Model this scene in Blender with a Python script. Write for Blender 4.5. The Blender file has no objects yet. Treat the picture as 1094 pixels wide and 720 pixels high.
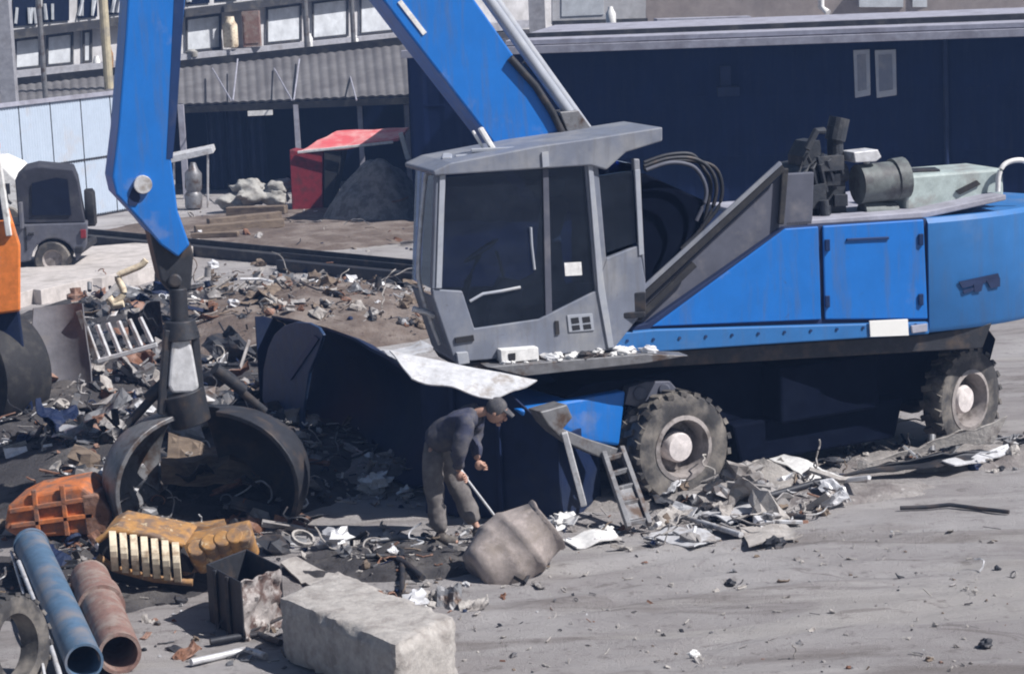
import bpy, bmesh, math, random
from mathutils import Vector, Matrix, noise
PI = math.pi
sc = bpy.context.scene
COL = sc.collection
random.seed(7)
V3 = Vector

# ------------------------------------------------------------------ camera
W0, H0, FPX = 1094.0, 720.0, 2500.0
CAMH = 5.6
TH = math.atan(410 / FPX)
ROLL = math.radians(2.5)
d_ = V3((0, math.cos(TH), -math.sin(TH)))
r_ = V3((1, 0, 0)); u_ = V3((0, math.sin(TH), math.cos(TH)))
RT = r_ * math.cos(ROLL) - u_ * math.sin(ROLL)
UP = u_ * math.cos(ROLL) + r_ * math.sin(ROLL)
CP = V3((0, 0, CAMH))

def ray(px, py):
    return d_ + RT * ((px - W0 / 2) / FPX) + UP * ((H0 / 2 - py) / FPX)
def G(px, py, z=0.0):                      # point of the horizontal plane z
    r = ray(px, py); return CP + r * ((z - CAMH) / r.z)
def D(px, py, y):                          # point at world depth y
    r = ray(px, py); return CP + r * (y / r.y)
def PL(px, py, p, n):                      # point of a plane
    r = ray(px, py); return CP + r * ((p - CP).dot(n) / r.dot(n))

cam = bpy.data.cameras.new('camera'); co = bpy.data.objects.new('camera', cam); COL.objects.link(co)
m = Matrix((RT, UP, -d_)).transposed().to_4x4(); m.translation = CP; co.matrix_world = m
cam.sensor_fit = 'HORIZONTAL'; cam.sensor_width = 36; cam.lens = 36 * FPX / W0
cam.clip_start = 0.5; cam.clip_end = 3000
sc.camera = co

# ------------------------------------------------------------------ light
AZ, EL = math.radians(23), math.radians(48)
SUN = V3((math.cos(AZ) * math.cos(EL), -math.sin(AZ) * math.cos(EL), math.sin(EL)))
sl = bpy.data.lights.new('sun', 'SUN'); sl.energy = 4.9; sl.angle = math.radians(.5); sl.color = (1, .97, .94)
so = bpy.data.objects.new('sun', sl); COL.objects.link(so)
so.rotation_euler = SUN.to_track_quat('Z', 'Y').to_euler(); so.location = (10, -5, 30)
wd = bpy.data.worlds.new('World'); sc.world = wd; wd.use_nodes = True
nt = wd.node_tree; bg = nt.nodes['Background']
sk = nt.nodes.new('ShaderNodeTexSky'); sk.sky_type = 'NISHITA'; sk.sun_disc = False
sk.sun_elevation = EL; sk.sun_rotation = math.atan2(SUN.x, SUN.y)
nt.links.new(sk.outputs[0], bg.inputs[0]); bg.inputs[1].default_value = 0.052
sc.view_settings.view_transform = 'Standard'; sc.view_settings.look = 'None'
sc.render.engine = "CYCLES"; sc.cycles.filter_width = 2.0
sc.view_settings.exposure = 0.38; sc.view_settings.gamma = 1

# ------------------------------------------------------------------ materials
def M(name, base, dirt=None, ramp=(.48, .62), scale=3.0, rough=.6, metal=0.0, bump=0.0, bscale=20,
      dirt2=None, ramp2=(.58, .68), scale2=9.0, var=.25, stretch=(1, 1, 1), spec=.4):
    mt = bpy.data.materials.new(name); mt.use_nodes = True
    n = mt.node_tree.nodes; l = mt.node_tree.links; b = n['Principled BSDF']
    tc = n.new('ShaderNodeTexCoord'); mp = n.new('ShaderNodeMapping'); mp.inputs['Scale'].default_value = stretch
    l.new(tc.outputs['Object'], mp.inputs[0])
    def nz(s, det=8, ro=.6):
        t = n.new('ShaderNodeTexNoise'); t.inputs['Scale'].default_value = s
        t.inputs['Detail'].default_value = det; t.inputs['Roughness'].default_value = ro
        l.new(mp.outputs[0], t.inputs['Vector']); return t.outputs['Fac']
    def rmp(f, a, c):
        r = n.new('ShaderNodeValToRGB'); r.color_ramp.elements[0].position = a; r.color_ramp.elements[1].position = c
        l.new(f, r.inputs[0]); return r.outputs[0]
    def mix(f, a, c):
        x = n.new('ShaderNodeMix'); x.data_type = 'RGBA'; l.new(f, x.inputs[0])
        for s, v in ((6, a), (7, c)):
            if isinstance(v, tuple): x.inputs[s].default_value = (*v, 1)
            else: l.new(v, x.inputs[s])
        return x.outputs[2]
    lo = tuple(c * (1 - var) for c in base); hi = tuple(min(1, c * (1 + var)) for c in base)
    c = mix(rmp(nz(scale * 2.3, 10, .7), .3, .7), lo, hi)
    if dirt: c = mix(rmp(nz(scale), *ramp), c, dirt)
    if dirt2: c = mix(rmp(nz(scale2, 10, .7), *ramp2), c, dirt2)
    l.new(c, b.inputs['Base Color'])
    b.inputs['Roughness'].default_value = rough; b.inputs['Metallic'].default_value = metal
    b.inputs['Specular IOR Level'].default_value = spec
    if bump:
        bp = n.new('ShaderNodeBump'); bp.inputs['Strength'].default_value = bump; bp.inputs['Distance'].default_value = .03
        l.new(nz(bscale, 8, .65), bp.inputs['Height']); l.new(bp.outputs[0], b.inputs['Normal'])
    return mt

DUST = (.30, .28, .28)
mt_blue = M('blue_paint', (.009, .145, .50), DUST, (.60, .90), 1.6, .42, bump=.02, bscale=6, var=.08, dirt2=(.06, .05, .05), ramp2=(.70, .74))
def streaks(mt, col, k=.45):
    n = mt.node_tree.nodes; l = mt.node_tree.links; b = n['Principled BSDF']; src = b.inputs['Base Color'].links[0].from_socket
    tc = n.new('ShaderNodeTexCoord'); mp = n.new('ShaderNodeMapping'); mp.inputs['Scale'].default_value = (7, 7, .7); l.new(tc.outputs['Object'], mp.inputs[0])
    z = n.new('ShaderNodeTexNoise'); z.inputs['Scale'].default_value = 1.6; z.inputs['Detail'].default_value = 8; z.inputs['Roughness'].default_value = .65; l.new(mp.outputs[0], z.inputs['Vector'])
    r = n.new('ShaderNodeMapRange'); r.inputs[1].default_value = .5; r.inputs[2].default_value = .72; r.inputs[4].default_value = k; l.new(z.outputs[0], r.inputs[0])
    x = n.new('ShaderNodeMix'); x.data_type = 'RGBA'; l.new(r.outputs[0], x.inputs[0]); l.new(src, x.inputs[6]); x.inputs[7].default_value = (*col, 1); last = x.outputs[2]
    v = n.new('ShaderNodeTexNoise'); v.inputs['Scale'].default_value = 5; v.inputs['Detail'].default_value = 12; v.inputs['Roughness'].default_value = .8; v.inputs['Distortion'].default_value = 1.5; l.new(tc.outputs['Object'], v.inputs['Vector'])
    q = n.new('ShaderNodeMapRange'); q.inputs[1].default_value = .635; q.inputs[2].default_value = .665; q.inputs[4].default_value = .8; l.new(v.outputs[0], q.inputs[0])
    y = n.new('ShaderNodeMix'); y.data_type = 'RGBA'; l.new(q.outputs[0], y.inputs[0]); l.new(last, y.inputs[6]); y.inputs[7].default_value = (.05, .038, .035, 1); l.new(y.outputs[2], b.inputs['Base Color'])
streaks(mt_blue, (.07, .12, .24), .6)
mt_blue_faded = M('faded_blue_paint', (.026, .145, .39), (.16, .21, .31), (.56, .9), 1.3, .5, bump=.03, bscale=5, var=.1, dirt2=(.05, .05, .06), ramp2=(.71, .75))
mt_blue_dark = M('deep_blue_paint', (.007, .03, .11), (.10, .10, .13), (.55, .85), 2.0, .5, var=.15)
mt_seam = M('dark_seam_navy', (.008, .02, .07), rough=.7)  # dark navy of the panel gaps, emblem and pin guard
mt_cab = M('grey_cab_paint', (.165, .182, .23), (.30, .30, .31), (.45, .75), 2.2, .55, bump=.03, bscale=8, dirt2=(.08, .07, .07), ramp2=(.69, .74), var=.12)
streaks(mt_blue_faded, (.07, .11, .20), .4); streaks(mt_cab, (.12, .115, .115), .5)
mt_cab_pale = M('pale_grey_cab_trim', (.33, .35, .40), (.45, .45, .45), (.5, .8), 3, .5, var=.12)  # pale grey tone for trim and small fittings
mt_cab_dk = M('dark_grey_cab_paint', (.085, .09, .12), (.2, .19, .2), (.55, .8), 2.5, .6, var=.15)
mt_glass = M('dark_cab_glass', (.006, .010, .026), (.014, .02, .036), (.55, .75), 3, .12, var=.2, spec=.22)
def glass(name, tint):
    mt = bpy.data.materials.new(name); mt.use_nodes = True; n = mt.node_tree.nodes; l = mt.node_tree.links
    n.remove(n['Principled BSDF']); t = n.new('ShaderNodeBsdfTransparent'); t.inputs[0].default_value = (*tint, 1)
    g = n.new('ShaderNodeBsdfGlossy'); g.inputs['Roughness'].default_value = .03; g.inputs[0].default_value = (.62, .78, 1, 1)
    d = n.new('ShaderNodeBsdfDiffuse'); d.inputs[0].default_value = (.10, .125, .18, 1)
    tc = n.new('ShaderNodeTexCoord'); z = n.new('ShaderNodeTexNoise'); z.inputs['Scale'].default_value = 3; z.inputs['Detail'].default_value = 9; z.inputs['Roughness'].default_value = .7
    l.new(tc.outputs['Object'], z.inputs['Vector']); r = n.new('ShaderNodeMapRange'); r.inputs[1].default_value = .45; r.inputs[2].default_value = .8; r.inputs[3].default_value = .03; r.inputs[4].default_value = .16
    l.new(z.outputs[0], r.inputs[0])
    f = n.new('ShaderNodeFresnel'); f.inputs[0].default_value = 1.5
    m1 = n.new('ShaderNodeMixShader'); m2 = n.new('ShaderNodeMixShader')
    l.new(f.outputs[0], m1.inputs[0]); l.new(t.outputs[0], m1.inputs[1]); l.new(g.outputs[0], m1.inputs[2])
    l.new(r.outputs[0], m2.inputs[0]); l.new(m1.outputs[0], m2.inputs[1]); l.new(d.outputs[0], m2.inputs[2])
    l.new(m2.outputs[0], n['Material Output'].inputs[0]); return mt
mt_cabglass = glass('dusty_tinted_glass', (.26, .34, .50))
mt_black = M('black_rubber', (.018, .018, .022), (.06, .055, .05), (.5, .8), 6, .75)
mt_tyre = M('dusty_tyre_rubber', (.05, .048, .05), (.24, .215, .19), (.42, .68), 3.5, .85, bump=.2, bscale=30)
mt_rim = M('dusty_rim_paint', (.30, .27, .26), (.14, .12, .11), (.5, .65), 6, .7, bump=.1)
mt_hub = M('pale_hub_paint', (.62, .57, .56), (.30, .26, .23), (.58, .75), 7, .6)
mt_steel = M('worn_steel', (.19, .19, .20), (.09, .06, .045), (.5, .65), 5, .5, .4, bump=.1, dirt2=(.4, .4, .4), ramp2=(.64, .7))
mt_bright = M('pale_bare_steel', (.58, .58, .60), (.30, .26, .23), (.55, .7), 5, .45, .2, bump=.1)  # pale bare steel with brown patches
mt_dksteel = M('dark_steel', (.035, .037, .045), (.09, .07, .06), (.5, .7), 5, .55, .3, bump=.15)
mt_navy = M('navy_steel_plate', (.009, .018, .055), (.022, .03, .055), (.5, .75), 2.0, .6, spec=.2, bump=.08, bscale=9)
mt_white = M('dirty_white_paint', (.72, .71, .70), (.35, .31, .28), (.58, .72), 6, .6, bump=.05)
mt_plate = M('plate_white', (.80, .79, .76), rough=.45, var=.04)
mt_mint = M('pale_green_grey_paint', (.36, .42, .41), (.25, .24, .23), (.5, .7), 4, .55)
mt_rust = M('rusty_brown_steel', (.16, .075, .045), (.30, .19, .15), (.45, .65), 5, .85, bump=.3, dirt2=(.06, .035, .025))
mt_rustpink = M('pinkish_rusted_pipe', (.215, .128, .108), (.27, .215, .19), (.45, .62), 6, .85, bump=.3, dirt2=(.12, .07, .05))
mt_pipeblue = M('chalky_blue_pipe', (.075, .135, .215), (.19, .185, .20), (.46, .66), 3.2, .6, bump=.1, dirt2=(.55, .58, .62), ramp2=(.66, .7))
mt_orange = M('orange_paint', (.78, .22, .045), (.45, .24, .14), (.55, .75), 4, .5, bump=.05, dirt2=(.2, .09, .04), ramp2=(.66, .72))
mt_orange_d = M('weathered_orange_paint', (.50, .155, .05), (.20, .11, .08), (.44, .62), 6, .7, bump=.2, dirt2=(.5, .4, .33), ramp2=(.62, .7))
mt_yellow = M('weathered_yellow_paint', (.38, .20, .07), (.18, .12, .085), (.42, .60), 7, .7, bump=.2, dirt2=(.62, .50, .33), ramp2=(.58, .66))
mt_cream = M('cream_paint', (.70, .60, .45), (.36, .26, .17), (.5, .66), 8, .6)
mt_stone = M('concrete_block', (.37, .345, .325), (.25, .225, .21), (.5, .68), 5, .9, bump=.5, bscale=24, dirt2=(.48, .455, .43), ramp2=(.55, .7))
mt_beige = M('dusty_beige_hide', (.31, .268, .25), (.22, .185, .16), (.5, .68), 3.5, .85, bump=.25, bscale=14, dirt2=(.42, .36, .34), ramp2=(.55, .68))
mt_red = M('red_metal', (.66, .12, .13), (.75, .45, .42), (.42, .7), 3, .5, var=.1)
mt_redd = M('deep_red_metal', (.22, .02, .03), (.1, .03, .03), (.5, .7), 5, .55)
mt_fence = M('white_fence_sheet', (.44, .51, .61), (.45, .46, .5), (.55, .75), 2, .5, var=.06)
mt_wall = M('navy_cladding', (.0055, .013, .050), (.009, .018, .055), (.5, .8), .6, .75, var=.2, spec=.06)
streaks(mt_wall, (.016, .022, .05), .6)
mt_roof = M('grey_roof_sheet', (.14, .135, .14), (.095, .09, .095), (.45, .7), 1.0, .75, bump=.2, bscale=6)
mt_eave = M('pale_lilac_eave', (.33, .33, .39), (.2, .19, .22), (.5, .75), 2, .7)
mt_tan = M('tan_render', (.36, .31, .29), (.26, .23, .22), (.5, .75), .7, .9)
mt_pale = M('pale_grey_render', (.50, .49, .50), (.36, .35, .35), (.48, .7), 1.0, .85)
mt_pane = M('pale_window_panel', (.55, .57, .60), (.40, .41, .44), (.5, .75), 1.2, .35)
mt_beam = M('black_beam', (.03, .03, .035), (.08, .075, .07), (.5, .7), 3, .7)
mt_post = M('grey_concrete_post', (.30, .30, .33), (.22, .21, .22), (.5, .7), 3, .8)
mt_wood = M('weathered_timber', (.19, .145, .11), (.10, .075, .06), (.45, .65), 2, .85, bump=.3, stretch=(1, 6, 6))
mt_sack = M('dusty_sack', (.34, .33, .31), (.19, .175, .16), (.5, .65), 4, .7, bump=.4)
mt_jeep = M('slate_grey_car_paint', (.105, .108, .135), (.17, .165, .17), (.5, .75), 2.5, .55)
mt_cloth_dk = M('dark_canvas', (.035, .036, .05), (.07, .07, .08), (.5, .7), 4, .85)
mt_jacket = M('navy_work_jacket', (.04, .045, .08), (.12, .112, .115), (.45, .68), 5, .9, bump=.2)
mt_trouser = M('dusty_grey_trousers', (.17, .155, .15), (.10, .09, .09), (.45, .65), 6, .9, bump=.3)
mt_skin = M('skin', (.42, .25, .19), rough=.6, var=.1)
mt_hair = M('dark_hair', (.03, .025, .025), rough=.8)
mt_boot = M('dusty_boot', (.06, .05, .045), (.2, .18, .16), (.5, .7), 8, .8)
mt_gravel = M('grey_gravel', (.24, .23, .225), (.13, .12, .12), (.45, .6), 6, .95, bump=.8, bscale=40)
mt_soil = M('brown_rubble_soil', (.125, .095, .08), (.21, .175, .155), (.45, .62), 1.6, .95, bump=.9, bscale=22, dirt2=(.08, .055, .045), ramp2=(.58, .64), scale2=7)
mt_soil_dk = M('oily_dark_soil', (.045, .042, .045), (.12, .11, .105), (.50, .70), 1.6, .9, bump=.9, bscale=22, dirt2=(.03, .026, .026), ramp2=(.55, .62), scale2=6)
mt_soil_pale = M('pale_rubble_soil', (.27, .25, .24), (.17, .15, .145), (.48, .64), 2.2, .95, bump=.9, bscale=24, dirt2=(.40, .38, .37), ramp2=(.58, .66), scale2=8)

mt_engine = M('grimy_engine_metal', (.028, .032, .042), (.075, .075, .08), (.5, .72), 5, .65, bump=.3, dirt2=(.12, .12, .12), ramp2=(.66, .72))
mt_filter = M('grey_green_drum', (.13, .145, .145), (.07, .07, .075), (.48, .65), 5, .6)
mt_tan_pipe = M('faded_yellow_pipe', (.46, .40, .28), (.3, .27, .22), (.5, .65), 3, .7)
mt_pit = M('shade_navy_steel', (.0022, .004, .012), (.006, .009, .02), (.5, .75), 3, .8, spec=.05)  # near-black tone puts undercarriage and deck shade into the colour
# ground: dusty concrete and dirt with wheel-worn streaks
def ground_mat():
    mt = bpy.data.materials.new('dusty_yard_ground'); mt.use_nodes = True
    n = mt.node_tree.nodes; l = mt.node_tree.links; b = n['Principled BSDF']
    tc = n.new('ShaderNodeTexCoord')
    def nz(s, st=(1, 1, 1), det=9, ro=.62, rot=0, dist=0):
        mp = n.new('ShaderNodeMapping'); mp.inputs['Scale'].default_value = st; mp.inputs['Rotation'].default_value = (0, 0, rot)
        l.new(tc.outputs['Object'], mp.inputs[0])
        t = n.new('ShaderNodeTexNoise'); t.inputs['Scale'].default_value = s; t.inputs['Detail'].default_value = det
        t.inputs['Roughness'].default_value = ro; t.inputs['Distortion'].default_value = dist
        l.new(mp.outputs[0], t.inputs['Vector']); return t.outputs['Fac']
    def rmp(f, a, c):
        r = n.new('ShaderNodeValToRGB'); r.color_ramp.elements[0].position = a; r.color_ramp.elements[1].position = c
        l.new(f, r.inputs[0]); return r.outputs[0]
    def mix(f, a, c, k=1.0):
        if k < 1:
            q = n.new('ShaderNodeMath'); q.operation = 'MULTIPLY'; q.inputs[1].default_value = k; l.new(f, q.inputs[0]); f = q.outputs[0]
        x = n.new('ShaderNodeMix'); x.data_type = 'RGBA'; l.new(f, x.inputs[0])
        for s, v in ((6, a), (7, c)):
            if isinstance(v, tuple): x.inputs[s].default_value = (*v, 1)
            else: l.new(v, x.inputs[s])
        return x.outputs[2]
    c = mix(rmp(nz(.55, dist=.6), .35, .68), (.335, .31, .308), (.46, .44, .44))
    c = mix(rmp(nz(1.1, (.35, 1.6, 1), rot=.12, dist=.4), .52, .66), c, (.205, .180, .170), .75)
    c = mix(rmp(nz(.9, (.22, 1.5, 1), rot=-.06), .57, .66), c, (.50, .475, .465), .75)
    c = mix(rmp(nz(7, ro=.7), .56, .68), c, (.17, .15, .145), .6)
    c = mix(rmp(nz(2.6, ro=.68), .60, .66), c, (.15, .13, .12), .5)
    c = mix(rmp(nz(.38, (.45, 1.3, 1), rot=.2, dist=1.2), .56, .60), c, (.46, .435, .42), .6)
    c = mix(rmp(nz(.8, (.6, 1.4, 1), rot=-.15, dist=2.0), .62, .645), c, (.19, .168, .158), .55)
    c = mix(rmp(nz(30, ro=.75), .60, .68), c, (.46, .44, .43), .6)
    c = mix(rmp(nz(55, ro=.8), .58, .66), c, (.16, .145, .14), .3)
    l.new(c, b.inputs['Base Color']); b.inputs['Roughness'].default_value = .95; b.inputs['Specular IOR Level'].default_value = .15
    bp = n.new('ShaderNodeBump'); bp.inputs['Strength'].default_value = .9; bp.inputs['Distance'].default_value = .05
    ad = n.new('ShaderNodeMath'); ad.operation = 'ADD'
    l.new(nz(38, ro=.8), ad.inputs[0]); l.new(nz(3, (.5, 1.6, 1), rot=.1), ad.inputs[1])
    l.new(ad.outputs[0], bp.inputs['Height']); l.new(bp.outputs[0], b.inputs['Normal'])
    return mt
mt_ground = ground_mat()

# ------------------------------------------------------------------ mesh builder
def basis(axis):
    a = axis.normalized(); t = V3((0, 0, 1)) if abs(a.z) < .9 else V3((1, 0, 0))
    x = t.cross(a).normalized(); return x, a.cross(x), a

def cr(P, k=5):                                        # Catmull-Rom curve through points
    P = [V3(p) for p in P]; o = []
    for i in range(len(P) - 1):
        a, b_, c, d = P[max(i - 1, 0)], P[i], P[i + 1], P[min(i + 2, len(P) - 1)]
        for j in range(k):
            t = j / k; o.append(.5 * ((2 * b_) + (c - a) * t + (2 * a - 5 * b_ + 4 * c - d) * t * t + (3 * b_ - a - 3 * c + d) * t ** 3))
    return o + [P[-1]]
class MB:
    def __init__(s): s.v = []; s.f = []; s.m = []
    def add(s, vs, fs, mi=0):
        o = len(s.v); s.v += [V3(p) for p in vs]; s.f += [tuple(i + o for i in f) for f in fs]; s.m += [mi] * len(fs); return s
    def box(s, c, sz, R=None, mi=0):
        c = V3(c); h = V3(sz) / 2; R = R or Matrix.Identity(3)
        vs = [c + R @ V3((x * h.x, y * h.y, z * h.z)) for x in (-1, 1) for y in (-1, 1) for z in (-1, 1)]
        return s.add(vs, [(0, 1, 3, 2), (4, 6, 7, 5), (0, 4, 5, 1), (2, 3, 7, 6), (0, 2, 6, 4), (1, 5, 7, 3)], mi)
    def beam(s, p0, p1, w, h, mi=0, upv=None):
        p0, p1 = V3(p0), V3(p1); a = (p1 - p0).normalized()
        t = V3(upv) if upv else (V3((0, 0, 1)) if abs(a.z) < .95 else V3((1, 0, 0)))
        x = a.cross(t).normalized(); z = x.cross(a)
        vs = [p + x * (sx * w / 2) + z * (sz * h / 2) for p in (p0, p1) for sx, sz in ((-1, -1), (1, -1), (1, 1), (-1, 1))]
        return s.add(vs, [(0, 1, 2, 3), (7, 6, 5, 4)] + [(i, i + 4, (i + 1) % 4 + 4, (i + 1) % 4) for i in range(4)], mi)
    def prism(s, poly, vec, mi=0):
        poly = [V3(p) for p in poly]; n = len(poly); vec = V3(vec)
        return s.add(poly + [p + vec for p in poly], [tuple(range(n)), tuple(range(2 * n - 1, n - 1, -1))] +
                     [(i, (i + 1) % n, n + (i + 1) % n, n + i) for i in range(n)], mi)
    def lathe(s, prof, p, axis, n=24, mi=0, closed=False, a0=0, a1=2 * PI):
        x, y, a = basis(V3(axis)); p = V3(p); full = abs(a1 - a0 - 2 * PI) < 1e-6
        k = n if full else n + 1; vs = []
        for (r, h) in prof:
            for i in range(k):
                t = a0 + (a1 - a0) * i / n
                vs.append(p + a * h + (x * math.cos(t) + y * math.sin(t)) * r)
        fs = []; L = len(prof)
        for j in range(L if closed else L - 1):
            for i in range(n):
                i2 = (i + 1) % k if full else i + 1; j2 = (j + 1) % L
                fs.append((j * k + i, j * k + i2, j2 * k + i2, j2 * k + i))
        if not closed and full:
            fs.append(tuple(range(k))[::-1]); fs.append(tuple((L - 1) * k + i for i in range(k)))
        return s.add(vs, fs, mi)
    def cyl(s, p0, p1, r0, r1=None, n=16, mi=0):
        p0, p1 = V3(p0), V3(p1); r1 = r0 if r1 is None else r1
        return s.lathe([(r0, 0), (r1, (p1 - p0).length)], p0, p1 - p0, n, mi)
    def pipe(s, p0, p1, ro, ri, n=24, mi=0):
        p0, p1 = V3(p0), V3(p1); L = (p1 - p0).length
        return s.lathe([(ro, 0), (ro, L), (ri, L), (ri, 0)], p0, p1 - p0, n, mi, closed=True)
    def tube(s, path, r, n=8, mi=0):
        path = [V3(p) for p in path]; vs = []; k = len(path)
        for i, p in enumerate(path):
            t = (path[min(i + 1, k - 1)] - path[max(i - 1, 0)]).normalized(); x, y, _ = basis(t)
            rr = r[i] if isinstance(r, (list, tuple)) else r
            vs += [p + (x * math.cos(2 * PI * j / n) + y * math.sin(2 * PI * j / n)) * rr for j in range(n)]
        fs = [(i * n + j, i * n + (j + 1) % n, (i + 1) * n + (j + 1) % n, (i + 1) * n + j) for i in range(k - 1) for j in range(n)]
        fs += [tuple(range(n))[::-1], tuple((k - 1) * n + j for j in range(n))]
        return s.add(vs, fs, mi)
    def surf(s, fn, nu, nv, th, mi=0):                # thick sheet: fn(u,v) -> point; thickness vector by finite difference
        P = [[V3(fn(i / nu, j / nv)) for j in range(nv + 1)] for i in range(nu + 1)]; vs = []; vb = []
        for i in range(nu + 1):
            for j in range(nv + 1):
                du = P[min(i + 1, nu)][j] - P[max(i - 1, 0)][j]; dv = P[i][min(j + 1, nv)] - P[i][max(j - 1, 0)]
                nn = du.cross(dv); nn = nn.normalized() if nn.length > 1e-9 else V3((0, 0, 1))
                vs.append(P[i][j]); vb.append(P[i][j] - nn * th)
        k = nv + 1; N = len(vs); fs = []
        for i in range(nu):
            for j in range(nv):
                a, b, c, d = i * k + j, (i + 1) * k + j, (i + 1) * k + j + 1, i * k + j + 1
                fs += [(a, b, c, d), (N + d, N + c, N + b, N + a)]
        for i in range(nu):
            fs += [(i * k, N + i * k, N + (i + 1) * k, (i + 1) * k), (i * k + nv, (i + 1) * k + nv, N + (i + 1) * k + nv, N + i * k + nv)]
        for j in range(nv):
            fs += [(j, j + 1, N + j + 1, N + j), (nu * k + j, N + nu * k + j, N + nu * k + j + 1, nu * k + j + 1)]
        return s.add(vs + vb, fs, mi)
    def ball(s, c, rad, R=None, rough=0.0, seed=0, nu=12, nv=8, mi=0, freq=1.3):
        c = V3(c); R = R or Matrix.Identity(3); rad = V3(rad) if not isinstance(rad, (int, float)) else V3((rad,) * 3)
        vs = []; fs = []
        for j in range(1, nv):
            for i in range(nu):
                t, p = 2 * PI * i / nu, PI * j / nv
                q = V3((math.sin(p) * math.cos(t), math.sin(p) * math.sin(t), math.cos(p)))
                k = 1 + rough * noise.noise(q * freq + V3((seed * 3.7, seed, 0)))
                vs.append(c + R @ V3((q.x * rad.x, q.y * rad.y, q.z * rad.z)) * k)
        a = len(vs); vs += [c + R @ V3((0, 0, rad.z)), c - R @ V3((0, 0, rad.z))]
        for j in range(nv - 2):
            for i in range(nu): fs.append((j * nu + i, (j + 1) * nu + i, (j + 1) * nu + (i + 1) % nu, j * nu + (i + 1) % nu))
        for i in range(nu):
            fs.append((a, i, (i + 1) % nu)); fs.append((a + 1, (nv - 2) * nu + (i + 1) % nu, (nv - 2) * nu + i))
        return s.add(vs, fs, mi)
    def build(s, name, mats, parent=None, bevel=0, smooth=None, loc=None):
        if not isinstance(mats, (list, tuple)): mats = [mats]
        base = V3((0, 0, 0)); q = parent
        while q is not None: base += q.location; q = q.parent
        if parent is None:
            if loc is None:
                loc = sum(s.v, V3((0, 0, 0))) / len(s.v); loc.z = min(p.z for p in s.v)
            base = V3(loc)
        me = bpy.data.meshes.new(name); me.from_pydata([p - base for p in s.v], [], s.f)
        for mm in mats: me.materials.append(mm)
        me.polygons.foreach_set('material_index', s.m)
        bm = bmesh.new(); bm.from_mesh(me); bmesh.ops.recalc_face_normals(bm, faces=bm.faces); bm.to_mesh(me); bm.free()
        if smooth:
            me.polygons.foreach_set('use_smooth', [True] * len(me.polygons)); me.set_sharp_from_angle(angle=math.radians(smooth))
        o = bpy.data.objects.new(name, me); COL.objects.link(o)
        if parent is None: o.location = base
        else: o.parent = parent
        if bevel:
            bv = o.modifiers.new('bevel', 'BEVEL'); bv.width = bevel; bv.segments = 2; bv.limit_method = 'ANGLE'; bv.angle_limit = math.radians(35)
        return o

def ring(pts, w, vec):                                 # one connected picture-frame of width w around four points
    c = sum(pts, V3((0, 0, 0))) / 4; n = len(pts); b = MB()
    inn = [p + (pts[i - 1] - p).normalized() * w + (pts[(i + 1) % n] - p).normalized() * w for i, p in enumerate(pts)]
    vs = pts + inn + [p + vec for p in pts] + [p + vec for p in inn]
    fs = []
    for i in range(n):
        k = (i + 1) % n; fs += [(i, k, n + k, n + i), (2 * n + i, 3 * n + i, 3 * n + k, 2 * n + k), (i, 2 * n + i, 2 * n + k, k), (n + i, n + k, 3 * n + k, 3 * n + i)]
    return b.add(vs, fs)
def tag(o, label=None, cat=None, group=None, kind=None):
    for k, v in (('label', label), ('category', cat), ('group', group), ('kind', kind)):
        if v: o[k] = v
    return o
def thing(name, label, cat, loc=(0, 0, 0), group=None):
    o = bpy.data.objects.new(name, None); COL.objects.link(o); o.location = loc; o.empty_display_size = .2
    return tag(o, label, cat, group)
def one(name, mb, mats, label, cat, group=None, bevel=0, smooth=None, kind=None):
    return tag(mb.build(name, mats, None, bevel, smooth), label, cat, group, kind)
def nzv(p, f, a, seed=0):
    q = V3(p) * f + V3((seed * 7.3, seed * 1.9, seed))
    return V3((noise.noise(q), noise.noise(q + V3((31, 7, 3))), noise.noise(q + V3((5, 53, 11))))) * a

# ------------------------------------------------------------------ ground and heaps
RUTS = [((-1.0, 19.2), (4.0, 20.3), .16), ((-.6, 20.4), (5.0, 21.9), .16), ((.4, 17.6), (7.0, 20.4), .14), ((1.2, 21.6), (6.0, 21.2), .12)]
def rut(x, y):
    z = 0
    for (ax, ay), (bx, by), w in RUTS:
        t = (x - ax) / (bx - ax)
        if -.05 < t < 1.05:
            dy = y - (ay + (by - ay) * t + .25 * math.sin(t * 4 + ax)); f = min(1, (1.05 - t) * 6, (t + .05) * 6)
            q = dy / w; z += f * (-.035 * math.exp(-q * q) + .03 * math.exp(-(abs(q) - 1.7) ** 2 * 2.5)) * (.7 + .6 * noise.noise(V3((x * 2, y * 2, 3))))
    return z
def gz(x, y):
    p = V3((x, y, 0))
    a = noise.noise(p * .5) * .035 + noise.noise(V3((x * .7, y * 2.2, 4))) * .03 + noise.noise(p * 4.1) * .012
    if 15 < y < 24: a += rut(x, y)
    return a if y < 45 else a * max(0, 1 - (y - 45) / 4)
HEAPS = []                                            # (cx, cy, rx, ry, h, seed)
def hz(x, y):
    z = gz(x, y)
    for (cx, cy, rx, ry, h, sd) in HEAPS:
        q = ((x - cx) / rx) ** 2 + ((y - cy) / ry) ** 2
        if q < 1:
            k = (1 - q) ** 1.3
            z = max(z, gz(x, y) - .04 + h * k * (1 + .35 * noise.noise(V3((x * 1.7, y * 1.7, sd)))) + .06 * min(1, k * 4) * (1 + noise.noise(V3((x * 5, y * 5, sd)))) )
    return z
xs = [-400, -150, -60, -30, -20, -14] + [-11 + .08 * i for i in range(276)] + [11.2, 14, 20, 30, 60, 150, 400]
ys = [-20, 0, 8, 13] + [16 + .07 * i for i in range(115)] + [24.1 + .12 * i for i in range(205)] + [49, 52, 56, 62, 75, 100, 160, 300, 700]
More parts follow.
